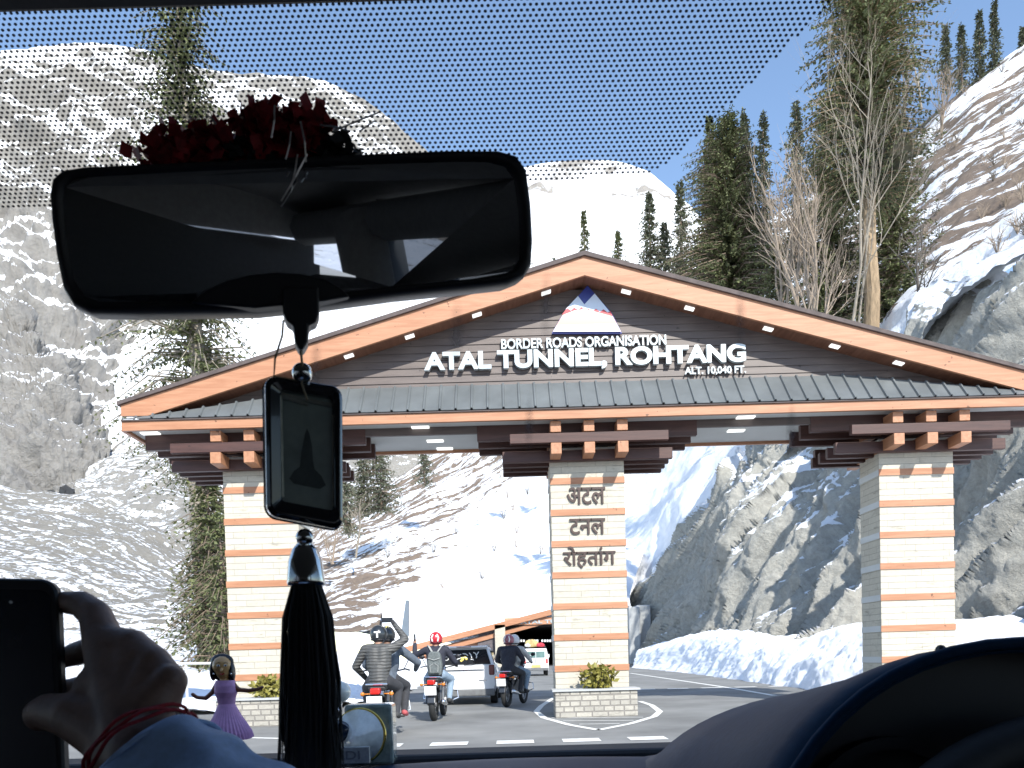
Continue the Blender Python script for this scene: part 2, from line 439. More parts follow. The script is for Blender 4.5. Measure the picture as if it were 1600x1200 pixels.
# rocky buttress at the left
rows = [
 [(-500, 900, 300, .3), (-100, 880, 300, .35), (40, 840, 310, .3), (110, 790, 320, .3), (150, 770, 330, .3)],
 [(-500, 700, 350, .35), (-100, 690, 345, .42), (30, 690, 340, .34), (110, 700, 345, .3), (168, 705, 360, .3)],
 [(-500, 560, 420, .4), (-100, 560, 410, .45), (20, 560, 400, .38), (80, 590, 390, .34), (120, 630, 400, .36)],
 [(-500, 380, 520, .45), (-100, 420, 490, .45), (0, 452, 470, .42), (35, 500, 450, .4), (85, 585, 440, .4)],
]
struct(sheet('rock_buttress', rows, 160, 160, T_far, amp=9, freq=0.035, seed=12.3, ridged=True, octaves=7, H=0.75, fade_top=0.2, facet=.9, ffreq=.045))
rows = [
 [(60, 880, 230, .42), (200, 920, 210, .42), (340, 960, 200, .45), (500, 990, 200, .42), (760, 1010, 220, .5)],
 [(110, 770, 290, .46), (240, 780, 270, .45), (380, 790, 270, .45), (520, 800, 280, .45), (760, 810, 300, .5)],
 [(135, 735, 330, .52), (250, 690, 340, .50), (380, 690, 350, .47), (540, 680, 350, .45), (760, 660, 360, .5)],
 [(170, 640, 430, .75), (270, 600, 440, .62), (400, 590, 440, .6), (560, 580, 450, .8), (760, 560, 450, .9)],
 [(190, 560, 540, .95), (290, 500, 560, 1), (420, 470, 570, 1), (580, 470, 570, 1), (800, 460, 560, 1)],
]
struct(sheet('valley_slope', rows, 170, 150, T_mid, amp=5, freq=0.03, seed=4.4, octaves=5))
rows = [
 [(-900, 1055, 48, .55), (-300, 1050, 50, .6), (0, 1045, 52, .62), (180, 1042, 54, .62), (330, 1042, 56, .7), (430, 1040, 60, .7)],
 [(-900, 960, 75, .5), (-300, 950, 80, .5), (0, 955, 82, .53), (150, 965, 84, .52), (300, 985, 84, .5), (430, 1005, 82, .5)],
 [(-900, 840, 120, .42), (-300, 830, 120, .46), (0, 840, 120, .46), (130, 865, 116, .46), (260, 905, 108, .46), (420, 960, 100, .47)],
 [(-900, 660, 170, .42), (-300, 680, 168, .45), (0, 755, 160, .46), (130, 778, 155, .43), (250, 830, 140, .43), (340, 890, 128, .44), (450, 950, 115, .45)],
]
struct(sheet('left_slope', rows, 200, 160, T_left, amp=1.3, freq=0.08, seed=6.6, octaves=6))
rows = [
 [(380, 1030, 88, .5), (500, 1000, 92, .48), (620, 985, 96, .55), (740, 975, 110, .95), (860, 970, 118, 1), (990, 965, 110, 1), (1060, 900, 86, 1), (1190, 735, 66, .9), (1350, 625, 49, .8), (1450, 505, 41, .8), (1600, 425, 33, .85), (1850, 340, 27, .8), (2200, 260, 23, .8)],
 [(390, 960, 135, .52), (500, 925, 140, .50), (620, 890, 145, .52), (740, 870, 150, .68), (860, 840, 150, .92), (990, 800, 140, .85), (1080, 730, 122, .72), (1200, 640, 102, .55), (1350, 520, 84, .5), (1450, 420, 74, .47), (1600, 330, 66, .5), (1850, 220, 55, .48), (2200, 80, 50, .48)],
 [(400, 900, 200, .48), (500, 865, 205, .50), (620, 815, 205, .50), (740, 770, 205, .52), (860, 700, 200, .54), (990, 640, 190, .5), (1100, 560, 172, .47), (1220, 470, 155, .5), (1350, 390, 138, .46), (1450, 300, 128, .47), (1600, 215, 118, .48), (1850, 90, 104, .5), (2200, -80, 95, .5)],
 [(410, 868, 250, .45), (500, 826, 256, .45), (620, 748, 262, .45), (740, 668, 262, .5), (860, 588, 255, .5), (990, 492, 246, .5), (1100, 410, 232, .55), (1220, 330, 220, .58), (1350, 262, 208, .48), (1450, 185, 198, .48), (1600, 68, 186, .54), (1850, -100, 170, .5), (2200, -320, 160, .5)],
]
struct(sheet('right_hillside', rows, 330, 200, T_right, amp=1.5, freq=0.06, seed=9.9, octaves=7, H=0.75, fade_top=0.1))
# the cut rock face beside the road
rows = [
 [(978, 1030, 96, .2), (1005, 1036, 82, .2), (1060, 1044, 58, .2), (1150, 1055, 43, .2), (1260, 1062, 34, .2), (1380, 1070, 27.5, .2), (1500, 1078, 23, .2), (1660, 1092, 18.6, .2), (1900, 1120, 14.6, .2)],
 [(985, 990, 97, .3), (1020, 980, 84, .25), (1090, 960, 62, .2), (1180, 945, 49, .2), (1280, 940, 40, .2), (1390, 935, 33, .2), (1500, 900, 28, .2), (1640, 880, 23, .2), (1900, 850, 18.5, .2)],
 [(992, 960, 98, .4), (1040, 900, 86, .3), (1115, 830, 68, .34), (1200, 810, 56, .3), (1290, 800, 48, .38), (1390, 760, 40, .38), (1500, 690, 33, .3), (1620, 640, 28, .34), (1900, 560, 23, .2)],
 [(1000, 935, 99, .6), (1065, 865, 89, .45), (1145, 760, 73, .42), (1200, 715, 66, .36), (1290, 690, 57, .46), (1370, 630, 48, .42), (1460, 520, 41, .34), (1600, 440, 33.5, .34), (1900, 340, 27.5, .3)],
 [(1005, 925, 103, 1), (1075, 850, 93, 1), (1155, 742, 77, 1), (1215, 697, 70, .9), (1300, 668, 61, 1), (1375, 600, 52, 1), (1460, 475, 46, 1), (1600, 398, 37.5, 1), (1900, 290, 31.5, 1)],
]
struct(sheet('rock_face', rows, 420, 240, T_cliff, amp=1.7, freq=0.10, seed=21.0, ridged=True, octaves=8, H=0.8, facet=.85, ffreq=.22, tdisp=(1.25, 0.26, -0.95)))
# snow ploughed up along the foot of the rock face
rows = [
 [(985, 1051, 60, 1), (1060, 1064, 42, 1), (1150, 1077, 30, 1), (1230, 1090, 23.5, 1), (1330, 1108, 18.2, 1), (1480, 1135, 14, 1), (1800, 1200, 10.2, 1)],
 [(990, 1036, 64, 1), (1070, 1038, 45, 1), (1150, 1036, 33, 1), (1230, 1030, 26.5, 1), (1330, 1035, 21, 1), (1480, 1040, 16.5, 1), (1800, 1060, 12.5, 1)],
 [(995, 1018, 68, 1), (1080, 1000, 49, 1), (1150, 1000, 37, 1), (1230, 1005, 30, 1), (1330, 985, 24.5, 1), (1480, 985, 20, 1), (1800, 980, 15.5, 1)],
 [(1000, 1015, 74, 1), (1090, 990, 55, 1), (1150, 985, 42, 1), (1240, 995, 34, 1), (1340, 975, 27.5, 1), (1500, 970, 22.5, 1), (1800, 960, 17.5, 1)],
]
struct(sheet('snow_bank', rows, 260, 70, M['snow'], amp=0.17, freq=0.6, seed=2.2, octaves=6, H=0.65))
# snow lying at the left of the road
rows = [
 [(-300, 1120, 16, 1), (100, 1112, 17.5, 1), (300, 1108, 18.5, 1), (480, 1104, 19.5, 1), (560, 1098, 20.5, 1), (650, 1078, 30, 1), (745, 1048, 62, 1)],
 [(-300, 1080, 22, 1), (100, 1075, 24, 1), (300, 1070, 25, 1), (480, 1060, 26, 1), (560, 1052, 30, 1), (640, 1045, 42, 1), (735, 1033, 72, 1)],
 [(-300, 1048, 36, 1), (100, 1044, 36, 1), (300, 1040, 36, 1), (480, 1030, 36, 1), (560, 1036, 42, 1), (630, 1038, 54, 1), (720, 1034, 80, 1)],
 [(-300, 1030, 50, 1), (100, 1036, 52, 1), (300, 1036, 54, 1), (480, 1020, 58, 1), (560, 1022, 66, 1), (620, 1030, 76, 1), (700, 1032, 88, 1)],
]
struct(sheet('snow_verge', rows, 140, 50, M['snow'], amp=0.22, freq=0.5, seed=5.2, octaves=5))

# ================================================================ road
def flat(name, polys, m, z):
    b = MB()
    for p in polys: b.add([(x, y, z) for x, y in p], [list(range(len(p)))])
    return struct(b.build(name, m))
def G(px, py):
    """where the ray through this pixel meets the road"""
    d = CR * ((px - 800) / F) + CU * ((PY - py) / F) + _F0
    t = -CAMZ / d.z
    return (d.x * t, d.y * t)
road = [(-14, -30), (14, -30), (13, 14), (12.2, 24), (12.0, 40), (12.5, 60), (13.5, 80), (14, 100), (-9, 100), (-5.8, 60), (-4.6, 40), (-3.9, 24), (-5.2, 19.6), (-9, 17.8), (-14, 17)]
flat('road', [road], M['asphalt'], 0.0)
mk = []
def strip(pts, wd):
    for (x0, y0), (x1, y1) in zip(pts, pts[1:]):
        d = Vector((x1 - x0, y1 - y0, 0)).normalized(); n = Vector((-d.y, d.x, 0)) * wd / 2
        mk.append([(x0 + n.x, y0 + n.y), (x0 - n.x, y0 - n.y), (x1 - n.x, y1 - n.y), (x1 + n.x, y1 + n.y)])
strip([G(985, 1052), G(1060, 1063), G(1140, 1075), G(1210, 1087)], 0.16)         # right edge line
for k in range(8):                                                               # broken white blocks nearest the car
    x = -3.0 + k * 0.92
    mk.append([(x, 10.55), (x + 0.52, 10.55), (x + 0.52, 10.95), (x, 10.95)])
for k in range(9):                                                               # broken line crossing behind the gate
    x = 2.9 + k * 1.05
    mk.append([(x, 25.0 - k * .12), (x + 0.66, 24.93 - k * .12), (x + 0.66, 25.28 - k * .12), (x, 25.35 - k * .12)])
strip([G(372, 1150), G(330, 1134)], 0.12)
strip([(-9, 13.6), (-4.2, 12.4), (-2.4, 11.6)], 0.13)
# painted island round the middle pier
isl = [G(866, 1090), G(846, 1103), G(838, 1112), G(850, 1122), G(890, 1133), G(935, 1141), G(985, 1131), G(1022, 1120), G(1031, 1112), G(1018, 1102), G(1000, 1096)]
strip(isl, 0.13)
for a, b_ in (((862, 1122), (1005, 1121)), ((880, 1127), (990, 1126)), ((905, 1132), (968, 1131))): strip([G(*a), G(*b_)], 0.07)
flat('road_marking', mk, M['paint'], 0.006)

# the valley side behind the car
vs, fs, cv = [], [], []; nx, ny = 60, 24
for j in range(ny + 1):
    for i in range(nx + 1):
        x = -160 + 320 * i / nx; y = -26 - 120 * j / ny
        z = -1 + 52 * (j / ny) ** .9 * (.55 + .45 * cos(x * .018 + 1.0)) + 4 * noise.fractal(Vector((x * .03, y * .03, 7)), .8, 2.1, 5) * min(1, j / 3)
        vs.append((x, y, z)); cv.append(.56)
fs = [(j * (nx + 1) + i, (j + 1) * (nx + 1) + i, (j + 1) * (nx + 1) + i + 1, j * (nx + 1) + i + 1) for j in range(ny) for i in range(nx)]
me = bpy.data.meshes.new('rear_hillside'); me.from_pydata(vs, [], fs); at = me.attributes.new('cover', 'FLOAT', 'POINT'); at.data.foreach_set('value', cv)
ul = me.uv_layers.new(name='uv')
for l_ in me.loops: ul.data[l_.index].uv = (vs[l_.vertex_index][0], -vs[l_.vertex_index][1])
me.materials.append(T_right); me.polygons.foreach_set('use_smooth', [True] * len(fs)); me.update()
o = bpy.data.objects.new('rear_hillside', me); C.objects.link(o); struct(o)

# ================================================================ the gate
GX = P(913, 397, 14.6).x
def Z(px, py, Y): return P(px, py, Y).z
FR, BK = 14.6, 16.85                       # front and back of the roof
zf0 = Z(913, 653, FR); zf1 = zf0 + 0.17    # eaves board
zap = Z(913, 400, FR)                      # ridge
HW = 8.73; zend = Z(197, 633, FR); SL = (zap - zend) / HW
GY = 15.12                                 # gable wall
PF, PB = 15.3, 16.14                       # piers front and back
PW = 0.725
PX = [GX + 0.02 - 6.42, GX + 0.02, GX + 0.02 + 6.46]
gate = empty('entrance_gate', (GX, 15.7, 0), 'wide timber and stone tunnel entrance gate with a low gabled roof spanning the road', 'gate')
def rake(x): return zap - SL * abs(x - GX)
RT = 0.35                                  # depth of the rake boards
for s in (-1, 1):
    b = MB()
    xe = GX + s * HW
    for y0, y1 in ((FR, FR + 0.06), (BK - 0.06, BK)):
        poly = [(GX, y0, rake(GX)), (xe, y0, rake(xe)), (xe, y0, rake(xe) - 0.2), (GX + s * (HW - 0.5), y0, rake(GX + s * (HW - .5)) - RT), (GX, y0, rake(GX) - RT)]
        b.prism(poly if s > 0 else poly[::-1], (0, y1 - y0, 0))
    b.build('rake_board', M['orange'], gate)
    b = MB()
    b.prism([(GX, FR - 0.05, rake(GX)), (xe + s * .05, FR - 0.05, rake(xe) - .01), (xe + s * .05, FR - 0.05, rake(xe) + 0.06), (GX, FR - 0.05, rake(GX) + 0.08)][::s], (0, BK - FR + .1, 0))
    b.build('roof_slope', M['roofing'], gate)
    b = MB()
    zz = RT - 0.04
    b.prism([(GX, FR + .063, rake(GX) - zz), (GX + s * (HW - .5), FR + .063, rake(GX + s * (HW - .5)) - zz), (GX + s * (HW - .5), FR + .063, rake(GX + s * (HW - .5)) - zz + .03), (GX, FR + .063, rake(GX) - zz + .03)][::s], (0, BK - FR - .126, 0))
    b.build('soffit', M['soffit'], gate)
for px, py in ((745, 484), (640, 520), (545, 549), (853, 449), (978, 443), (1077, 470), (1200, 502), (1304, 531), (1404, 558), (465, 575)):
    x = P(px, py, 14.88).x; z = rake(x) - RT + .04
    sg = 1 if x < GX else -1
    b = MB(); b.box((x - .09, 14.82, z - .022), (x + .09, 14.94, z + .01), rot=Matrix.Rotation(-sg * math.atan(SL), 3, 'Y'))
    b.build('soffit_light', M['light'], gate)
# gable siding: lapped boards
b = MB(); zb = Z(913, 598, GY) - 0.02; k = 0; h = 0.142
b_z = zb - 0.9
while b_z < zap - RT - 0.08:
    z0, z1 = b_z, b_z + h
    def hw(z): return max(0.0, (zap - RT + .12 - z) / SL)
    w0, w1 = min(HW - .45, hw(z0)), min(HW - .45, hw(z1))
    if w1 < 0.02: break
    yo = GY - 0.018
    b.add([(GX - w0, yo, z0), (GX + w0, yo, z0), (GX + w1, GY, z1), (GX - w1, GY, z1), (GX - w0, GY + .05, z0), (GX + w0, GY + .05, z0), (GX + w1, GY + .05, z1), (GX - w1, GY + .05, z1)],
          [(0, 1, 2, 3), (0, 4, 5, 1), (3, 2, 6, 7), (5, 4, 7, 6), (0, 3, 7, 4), (1, 5, 6, 2)])
    b_z += h
b.build('gable_wall', M['siding'], gate)
b = MB()
wz = (zap - .3 - zf1) / SL
b.prism([(GX - HW + .5, BK - .4, zf1), (GX + HW - .5, BK - .4, zf1), (GX + .6, BK - .4, zap - .5), (GX - .6, BK - .4, zap - .5)], (0, .05, 0))
b.build('rear_gable_wall', M['siding'], gate)
# lean-to of ribbed sheet below the gable
zt = Z(913, 597, GY - .03); z0 = zf1 + .035
y0a, y1a = FR - 0.05, GY - .022
pr = []; x = GX - HW + .04; step = 0.298
while x < GX + HW - .05:
    for dx, dh in ((0, 0), (.11, 0), (.115, .0), (.225, 0), (.24, .035), (.27, .035), (.285, 0)):
        pr.append((min(x + dx, GX + HW - .04), dh))
    x += step
def top_t(x):                              # the strip tapers away at both ends
    d = HW - abs(x - GX)
    return max(0.03, min(1.0, (d - 0.1) / 3.6))
nv = Vector((0, -(zt - z0), (y1a - y0a))).normalized()
vs = []
for x, dh in pr:
    t = top_t(x)
    vs.append(Vector((x, y0a, z0)) + nv * dh); vs.append(Vector((x, y0a + (y1a - y0a) * t, z0 + (zt - z0) * t)) + nv * dh)
b = MB(); b.add(vs, [(2 * i, 2 * i + 2, 2 * i + 3, 2 * i + 1) for i in range(len(pr) - 1)])
o = b.build('sheet_roof', M['sheet'], gate)
sd = o.modifiers.new('s', 'SOLIDIFY'); sd.thickness = 0.012
b = MB(); b.box((GX - HW, FR - .03, zf1), (GX + HW, FR + .06, zf1 + .025)); b.build('gutter_strip', M['roofing'], gate)
b = MB(); b.box((GX - HW, FR, zf0), (GX + HW, FR + .07, zf1 - .003)); b.build('eaves_board', M['orange'], gate)
b = MB(); b.box((GX - HW, BK - .07, zf0), (GX + HW, BK, zf1)); b.build('eaves_board', M['orange'], gate)
for s in (-1, 1):
    b = MB(); b.box((GX + s * HW - .035, FR + .072, zf0 + .003), (GX + s * HW + .035, BK - .072, zf1)); b.build('eaves_board', M['orange_y'], gate)
b = MB(); b.box((GX - HW + .04, FR + .075, zf0 + .06), (GX + HW - .04, BK - .075, zf0 + .10))
b.build('ceiling', M['ceiling'], gate)
for px, py in ((657, 668), (680, 689), (695, 701), (1165, 652), (1150, 673), (1140, 694), (235, 677), (268, 690)):
    d = P(px, py, FR); e = (zf0 + .05 - CAMZ) / (d.z - CAMZ)
    x, y = d.x * e, d.y * e
    b = MB(); b.box((x - .17, y - .07, zf0 + .035), (x + .17, y + .07, zf0 + .063)); b.build('ceiling_light', M['light'], gate)
# piers, bands and corbels
zb1 = Z(920, 751, PF); pitch = 0.613
for ip, cx in enumerate(PX):
    b = MB(); b.box((cx - PW, PF, -0.05), (cx + PW, PB, zf0 - .36)); pier = b.build('pier', M['cream'], gate)
    for k in range(8):
        z = zb1 - k * pitch
        if z < 0.2: break
        b = MB(); b.box((cx - PW - .012, PF - .016, z - .062), (cx + PW + .012, PF - .001, z + .062), 0)
        b.build('timber_band', M['orange'], pier)
        for s in (-1, 1):
            b = MB(); b.box((cx + s * PW + (.0 if s > 0 else -.012), PF + .001, z - .06), (cx + s * PW + (.012 if s > 0 else 0), PB, z + .06))
            b.build('side_band', M['ceiling'], pier)
    for s in (-.63, 0, .63):
        b = MB(); b.box((cx + s - .1, FR + .08, zf0 - .63), (cx + s + .1, BK - .1, zf0 - .42)); b.build('outrigger', M['orange_y'], gate, bevel=.008)
        b = MB(); b.box((cx + s - .1, FR + .12, zf0 - .21), (cx + s + .1, BK - .15, zf0 - .003)); b.build('outrigger', M['orange_y'] if True else 0, gate, bevel=.008)
    for y in (15.12, 15.5, 15.88, 16.26):
        b = MB(); b.box((cx - 1.65, y, zf0 - .66), (cx + 1.65, y + .11, zf0 - .45)); b.build('corbel_beam', M['brown'], gate, bevel=.008)
    for y in (FR + .13, 16.5):
        b = MB(); b.box((cx - 1.5, y, zf0 - .405), (cx + 1.5, y + .12, zf0 - .225)); b.build('corbel_beam', M['brown'], gate, bevel=.008)
    for y in (15.1, 15.62, 16.14):
        b = MB(); b.box((cx - 2.13, y, zf0 - .235), (cx + 2.13, y + .12, zf0 + .055)); b.build('corbel_beam', M['brown'], gate, bevel=.008)
# lettering and badge
LY = GY - .035
def tbox(x0p, x1p, ytop, ybot, Y):
    ym = (ytop + ybot) / 2
    xm = (x0p + x1p) / 2
    return P(x0p, ym, Y).x, P(x1p, ym, Y).x, P(xm, ybot, Y).z, P(xm, ytop, Y).z
x0, x1, za, zb_ = tbox(662, 1166, 543, 580, LY - .1)
def spaced(body, name, m, x0, x1, z0, z1, y, ext, bold): return text_mesh(name, body, m, gate, x0, x1, z0, z1, y, ext, bold)
spaced('ATAL TUNNEL, ROHTANG', 'tunnel_name_lettering', M['letter'], x0, x1, za + .045, zb_, LY, .09, .042)
x0, x1, za, zb_ = tbox(783, 1041, 526, 542, LY - .06)
spaced('BORDER ROADS ORGANISATION', 'owner_lettering', M['letter'], x0, x1, za, zb_, LY, .06, .022)
x0, x1, za, zb_ = tbox(1070, 1166, 572, 585, LY - .06)
spaced('ALT. 10,040 FT.', 'altitude_lettering', M['letter'], x0, x1, za, zb_, LY, .05, .022)
for body, (a, c, d, e) in (('\u0905\u091f\u0932', (886, 946, 761, 788)), ('\u091f\u0928\u0932', (890, 946, 810, 835)), ('\u0930\u094b\u0939\u0924\u093e\u0902\u0917', (880, 962, 853, 887))):
    x0, x1, za, zb_ = tbox(a, c, d, e, PF - .03)
    text_mesh('pier_lettering', body, M['letter_dark'], gate, x0, x1, za, zb_, PF - .002, .035, .012)
M['logo_blue'] = mat('badge_blue', (0.03, 0.045, 0.22), 0.4, var=.05)
M['logo_pale'] = mat('badge_pale', (0.55, 0.62, 0.72), 0.4, var=.05)
M['logo_red'] = mat('badge_red', (0.45, 0.05, 0.06), 0.4, var=.05)
def grad_mat():
    m, nt_, b = new_mat('badge_body')
    t = nt_.nodes.new('ShaderNodeTexCoord'); s = nt_.nodes.new('ShaderNodeSeparateXYZ'); nt_.links.new(t.outputs['Generated'], s.inputs[0])
    r = nt_.nodes.new('ShaderNodeValToRGB'); e = r.color_ramp.elements
    e[0].position = 0; e[0].color = (.62, .5, .55, 1); e[1].position = 1; e[1].color = (.78, .62, .58, 1)
    for p_, c_ in ((.22, (.80, .76, .76, 1)), (.38, (.72, .36, .26, 1)), (.62, (.70, .40, .30, 1))):
        q = e.new(p_); q.color = c_
    nt_.links.new(s.outputs[2], r.inputs[0]); nt_.links.new(r.outputs[0], b.inputs['Base Color']); b.inputs['Roughness'].default_value = .4
    return m
M['logo_body'] = grad_mat()
badge = MB()
def lp(pts, y): return [Vector((P(a, c, LY - .05).x, y, P(a, c, LY - .05).z)) for a, c in pts]
bd = MB(); bd.prism(lp([(862, 521), (972, 521), (956, 489), (918, 446), (880, 489)], LY - .05), (0, .05, 0)); bdo = bd.build('badge', M['logo_blue'], gate)
for nm, pts, y, m in (('badge_peaks', [(884, 483), (903, 463), (913, 476), (929, 459), (953, 488), (946, 490), (884, 490)], LY - .062, 'logo_pale'),
                      ('badge_red_ridge', [(878, 492), (886, 482), (892, 486), (897, 481), (903, 485), (909, 480), (913, 487), (919, 483), (925, 488), (931, 483), (937, 488), (943, 484), (949, 489), (954, 487), (957, 495), (918, 494)], LY - .068, 'logo_red'),
                      ('badge_body', [(864, 519), (970, 519), (957, 495), (935, 489), (913, 484), (897, 486), (879, 493)], LY - .075, 'logo_body')):
    q = MB(); q.prism(lp(pts, y), (0, .012, 0)); q.build(nm, M[m], bdo)

# planters and shrubs
M['leaf_y'] = mat('planter_leaf', (0.20, 0.18, 0.035), 0.6, var=.5, scale=9)
def leaf_clump(name, c, r, n, size, m, seed, label, cat, group=None):
    rnd = random.Random(seed); e = empty(name, (c[0], c[1], c[2]), label, cat, group); b = MB(); st = MB()
    c = Vector(c)
    for k in range(9):
        d = Vector((rnd.gauss(0, .5), rnd.gauss(0, .5), 1)).normalized()
        st.tube([c, c + Vector((d.x * r[0], d.y * r[1], d.z * r[2] * 1.5))], [.012, .005], 5)
    for k in range(n):
        while True:
            q = Vector((rnd.uniform(-1, 1), rnd.uniform(-1, 1), rnd.uniform(-1, 1)))
            if q.length < 1: break
        p = c + Vector((q.x * r[0], q.y * r[1], r[2] + q.z * r[2])) * 1
        a = Vector((rnd.gauss(0, 1), rnd.gauss(0, 1), rnd.gauss(0.3, 1))).normalized() * size * rnd.uniform(.6, 1.2)
        s = a.cross(Vector((rnd.gauss(0, 1), rnd.gauss(0, 1), rnd.gauss(0, 1)))).normalized() * size * .3
        b.add([p, p + a * .5 + s, p + a, p + a * .5 - s], [(0, 1, 2, 3)])
    b.build('foliage', m, e); st.build('stem', M['bark'], e)
    return e
M['bark'] = mat('bark', (0.20, 0.15, 0.11), .9, var=.4, scale=5, bmp=.03, stretch=(4, 4, 1))
for cx, px, lab in ((PX[1], 'middle', 'low rubble stone planter box at the foot of the middle pier'), (PX[0], 'left', 'low rubble stone planter box at the foot of the left pier'), (PX[2], 'right', 'low rubble stone planter box at the foot of the right pier')):
    pl = empty('stone_planter', (cx, 14.95, 0), lab, 'planter', 'planters at the feet of the gate piers')
    b = MB(); b.box((cx - .78, 14.62, -.02), (cx + .78, PF - .02, .5)); b.build('wall', M['rubble'], pl, bevel=.02)
    b = MB(); b.box((cx - .83, 14.58, .5), (cx + .83, PF - .018, .535)); b.build('coping', M['concrete'], pl)
leaf_clump('planter_shrub', (P(935, 1080, 14.9).x, 14.9, .5), (.33, .2, .24), 420, .13, M['leaf_y'], 5, 'yellow green leafy shrub growing from the middle planter', 'shrub', 'shrubs in the gate planters')
leaf_clump('planter_shrub', (P(420, 1085, 14.9).x, 14.9, .5), (.3, .2, .22), 360, .13, M['leaf_y'], 6, 'yellow green leafy shrub growing from the left planter', 'shrub', 'shrubs in the gate planters')

# ================================================================ tunnel portal far down the road
TY = 85.0
prt = empty('tunnel_portal', (P(920, 1040, TY).x, TY, 0), 'distant tunnel portal with orange gable boards, dark mouth and snow on its roof', 'tunnel')
def pp(px, py, Y=TY): return P(px, py, Y)
b = MB()
q = [pp(628, 1012), pp(930, 934), pp(930, 943), pp(628, 1021)]
b.prism(q[::-1], (0, 1.2, 0)); q = [pp(930, 934), pp(984, 948), pp(984, 957), pp(930, 943)]; b.prism(q[::-1], (0, 1.2, 0))
b.build('rake_board', M['orange'], prt)
b = MB(); q = [pp(640, 1024, TY + .6), pp(930, 948, TY + .6), pp(930, 954, TY + .6), pp(640, 1032, TY + .6)]; b.prism(q[::-1], (0, .5, 0)); b.build('lower_rake_board', M['orange'], prt)
M['portal_stone'] = mat('portal_stone', (0.50, 0.26, 0.16), .8, var=.2, scale=.6)
b = MB(); q = [pp(640, 1060, TY + 1.4), pp(746, 1060, TY + 1.4), pp(746, 995, TY + 1.4), pp(640, 1022, TY + 1.4)]; b.prism(q, (0, .6, 0)); b.build('side_wall', M['portal_stone'], prt)
M['dim_wall'] = mat('portal_dark_wall', (0.11, 0.095, 0.10), .8)
b = MB(); q = [pp(743, 1052, TY + .8), pp(776, 1052, TY + .8), pp(776, 984, TY + .8), pp(757, 972, TY + .8), pp(748, 984, TY + .8)]; b.prism(q, (0, .9, 0)); b.build('side_panel', M['dim_wall'], prt)
b = MB(); q0, q1 = pp(775, 1052, TY), pp(789, 976, TY); b.box((q0.x, TY, 0), (q1.x, TY + 1.2, q1.z)); b.build('pier', M['cream'], prt)
q0, q1 = pp(985, 1052, TY), pp(1000, 976, TY); b = MB(); b.box((q0.x, TY, 0), (q1.x, TY + 1.2, q1.z)); b.build('pier', M['cream'], prt)
b = MB(); q0, q1 = pp(789, 977, TY + .4), pp(985, 962, TY + .4); b.box((q0.x, TY + .4, q0.z), (q1.x, TY + .9, q1.z + .12)); b.build('header', M['portal_stone'], prt)
a, c = pp(813, 975, TY + .38), pp(905, 967, TY + .38)
text_mesh('portal_lettering', 'ATAL TUNNEL', M['letter'], prt, a.x, c.x, a.z, c.z, TY + .39, .06, .03)
M['tunnel_in'] = mat('tunnel_lining', (0.045, 0.045, 0.048), .9)
b = MB(); q0, q1 = pp(789, 1052, TY), pp(985, 977, TY)
b.box((q0.x - .4, TY + 1.25, 0), (q0.x, TY + 60, q1.z + .2)); b.box((q1.x, TY + 1.25, 0), (q1.x + .4, TY + 60, q1.z + .2))
b.box((q0.x - .4, TY + 1.25, q1.z + .21), (q1.x + .4, TY + 60, q1.z + .6)); b.box((q0.x, TY + 59, 0), (q1.x, TY + 60, q1.z + .2)); b.box((q0.x, TY + 1.3, .02), (q1.x, TY + 59, .03))
b.build('tunnel_bore', M['tunnel_in'], prt)
b = MB()
rnd = random.Random(4)
for k in range(17):
    px = 801 + k * 4.1
    if 816 < px < 848 and k % 5 == 0: continue
    a, c = pp(px, 1003, TY + 3), pp(px + 2.4 + rnd.random(), 999.3, TY + 3); b.box((a.x, TY + 3, a.z), (c.x, TY + 3.05, c.z))
b.build('display_marks', M['light'], prt)
b = MB(); q = [pp(626, 994, 76), pp(638, 994, 76), pp(638, 938, 76), pp(634, 938, 76), pp(630, 966, 76)]; b.prism(q, (0, .6, 0))
wl = tag(b.build('retaining_wall', mat('shade_toned_concrete', (.13, .16, .19), .85, var=.15, scale=.6)), 'narrow tapering concrete fin with painted-in shade standing in snow left of the tunnel', 'wall')  # dark blue-grey base colour stands in for shade on the fin
b = MB(); a = pp(984, 1046, 78)
b.box((a.x, 78, 0), (a.x + 1.2, 86, pp(984, 948, 78).z)); c = pp(1012, 1046, 82); b.box((a.x + 1.2, 80.5, 0), (c.x + .2, 86, pp(1000, 945, 80).z)); b.box((c.x + .2, 82.0, 0), (c.x + 1.1, 86, pp(1012, 962, 82).z))
tag(b.build('wing_wall', M['concrete'], bevel=.15), 'stepped bluish concrete wing wall in shade right of the tunnel', 'wall')
# snow lying on the portal roof
rows = [
 [(598, 1008, 83, 1), (640, 1010, 85.2, 1), (760, 979, 85.3, 1), (860, 953, 85.3, 1), (930, 936, 85.3, 1), (985, 949, 85.3, 1)],
 [(597, 975, 86, 1), (640, 972, 87, 1), (760, 950, 88, 1), (860, 925, 90, 1), (930, 910, 92, 1), (985, 925, 92, 1)],
 [(599, 945, 92, 1), (640, 935, 95, 1), (760, 912, 100, 1), (860, 880, 106, 1), (930, 865, 110, 1), (1000, 880, 112, 1)],
 [(600, 940, 104, 1), (640, 930, 108, 1), (760, 905, 118, 1), (860, 868, 128, 1), (930, 850, 134, 1), (1010, 850, 134, 1)],
]
o = sheet('roof_snow', rows, 110, 40, M['snow'], amp=.22, freq=.12, seed=1.5, octaves=4)
o.parent = prt; o.data.transform(Matrix.Translation(-prt.location))

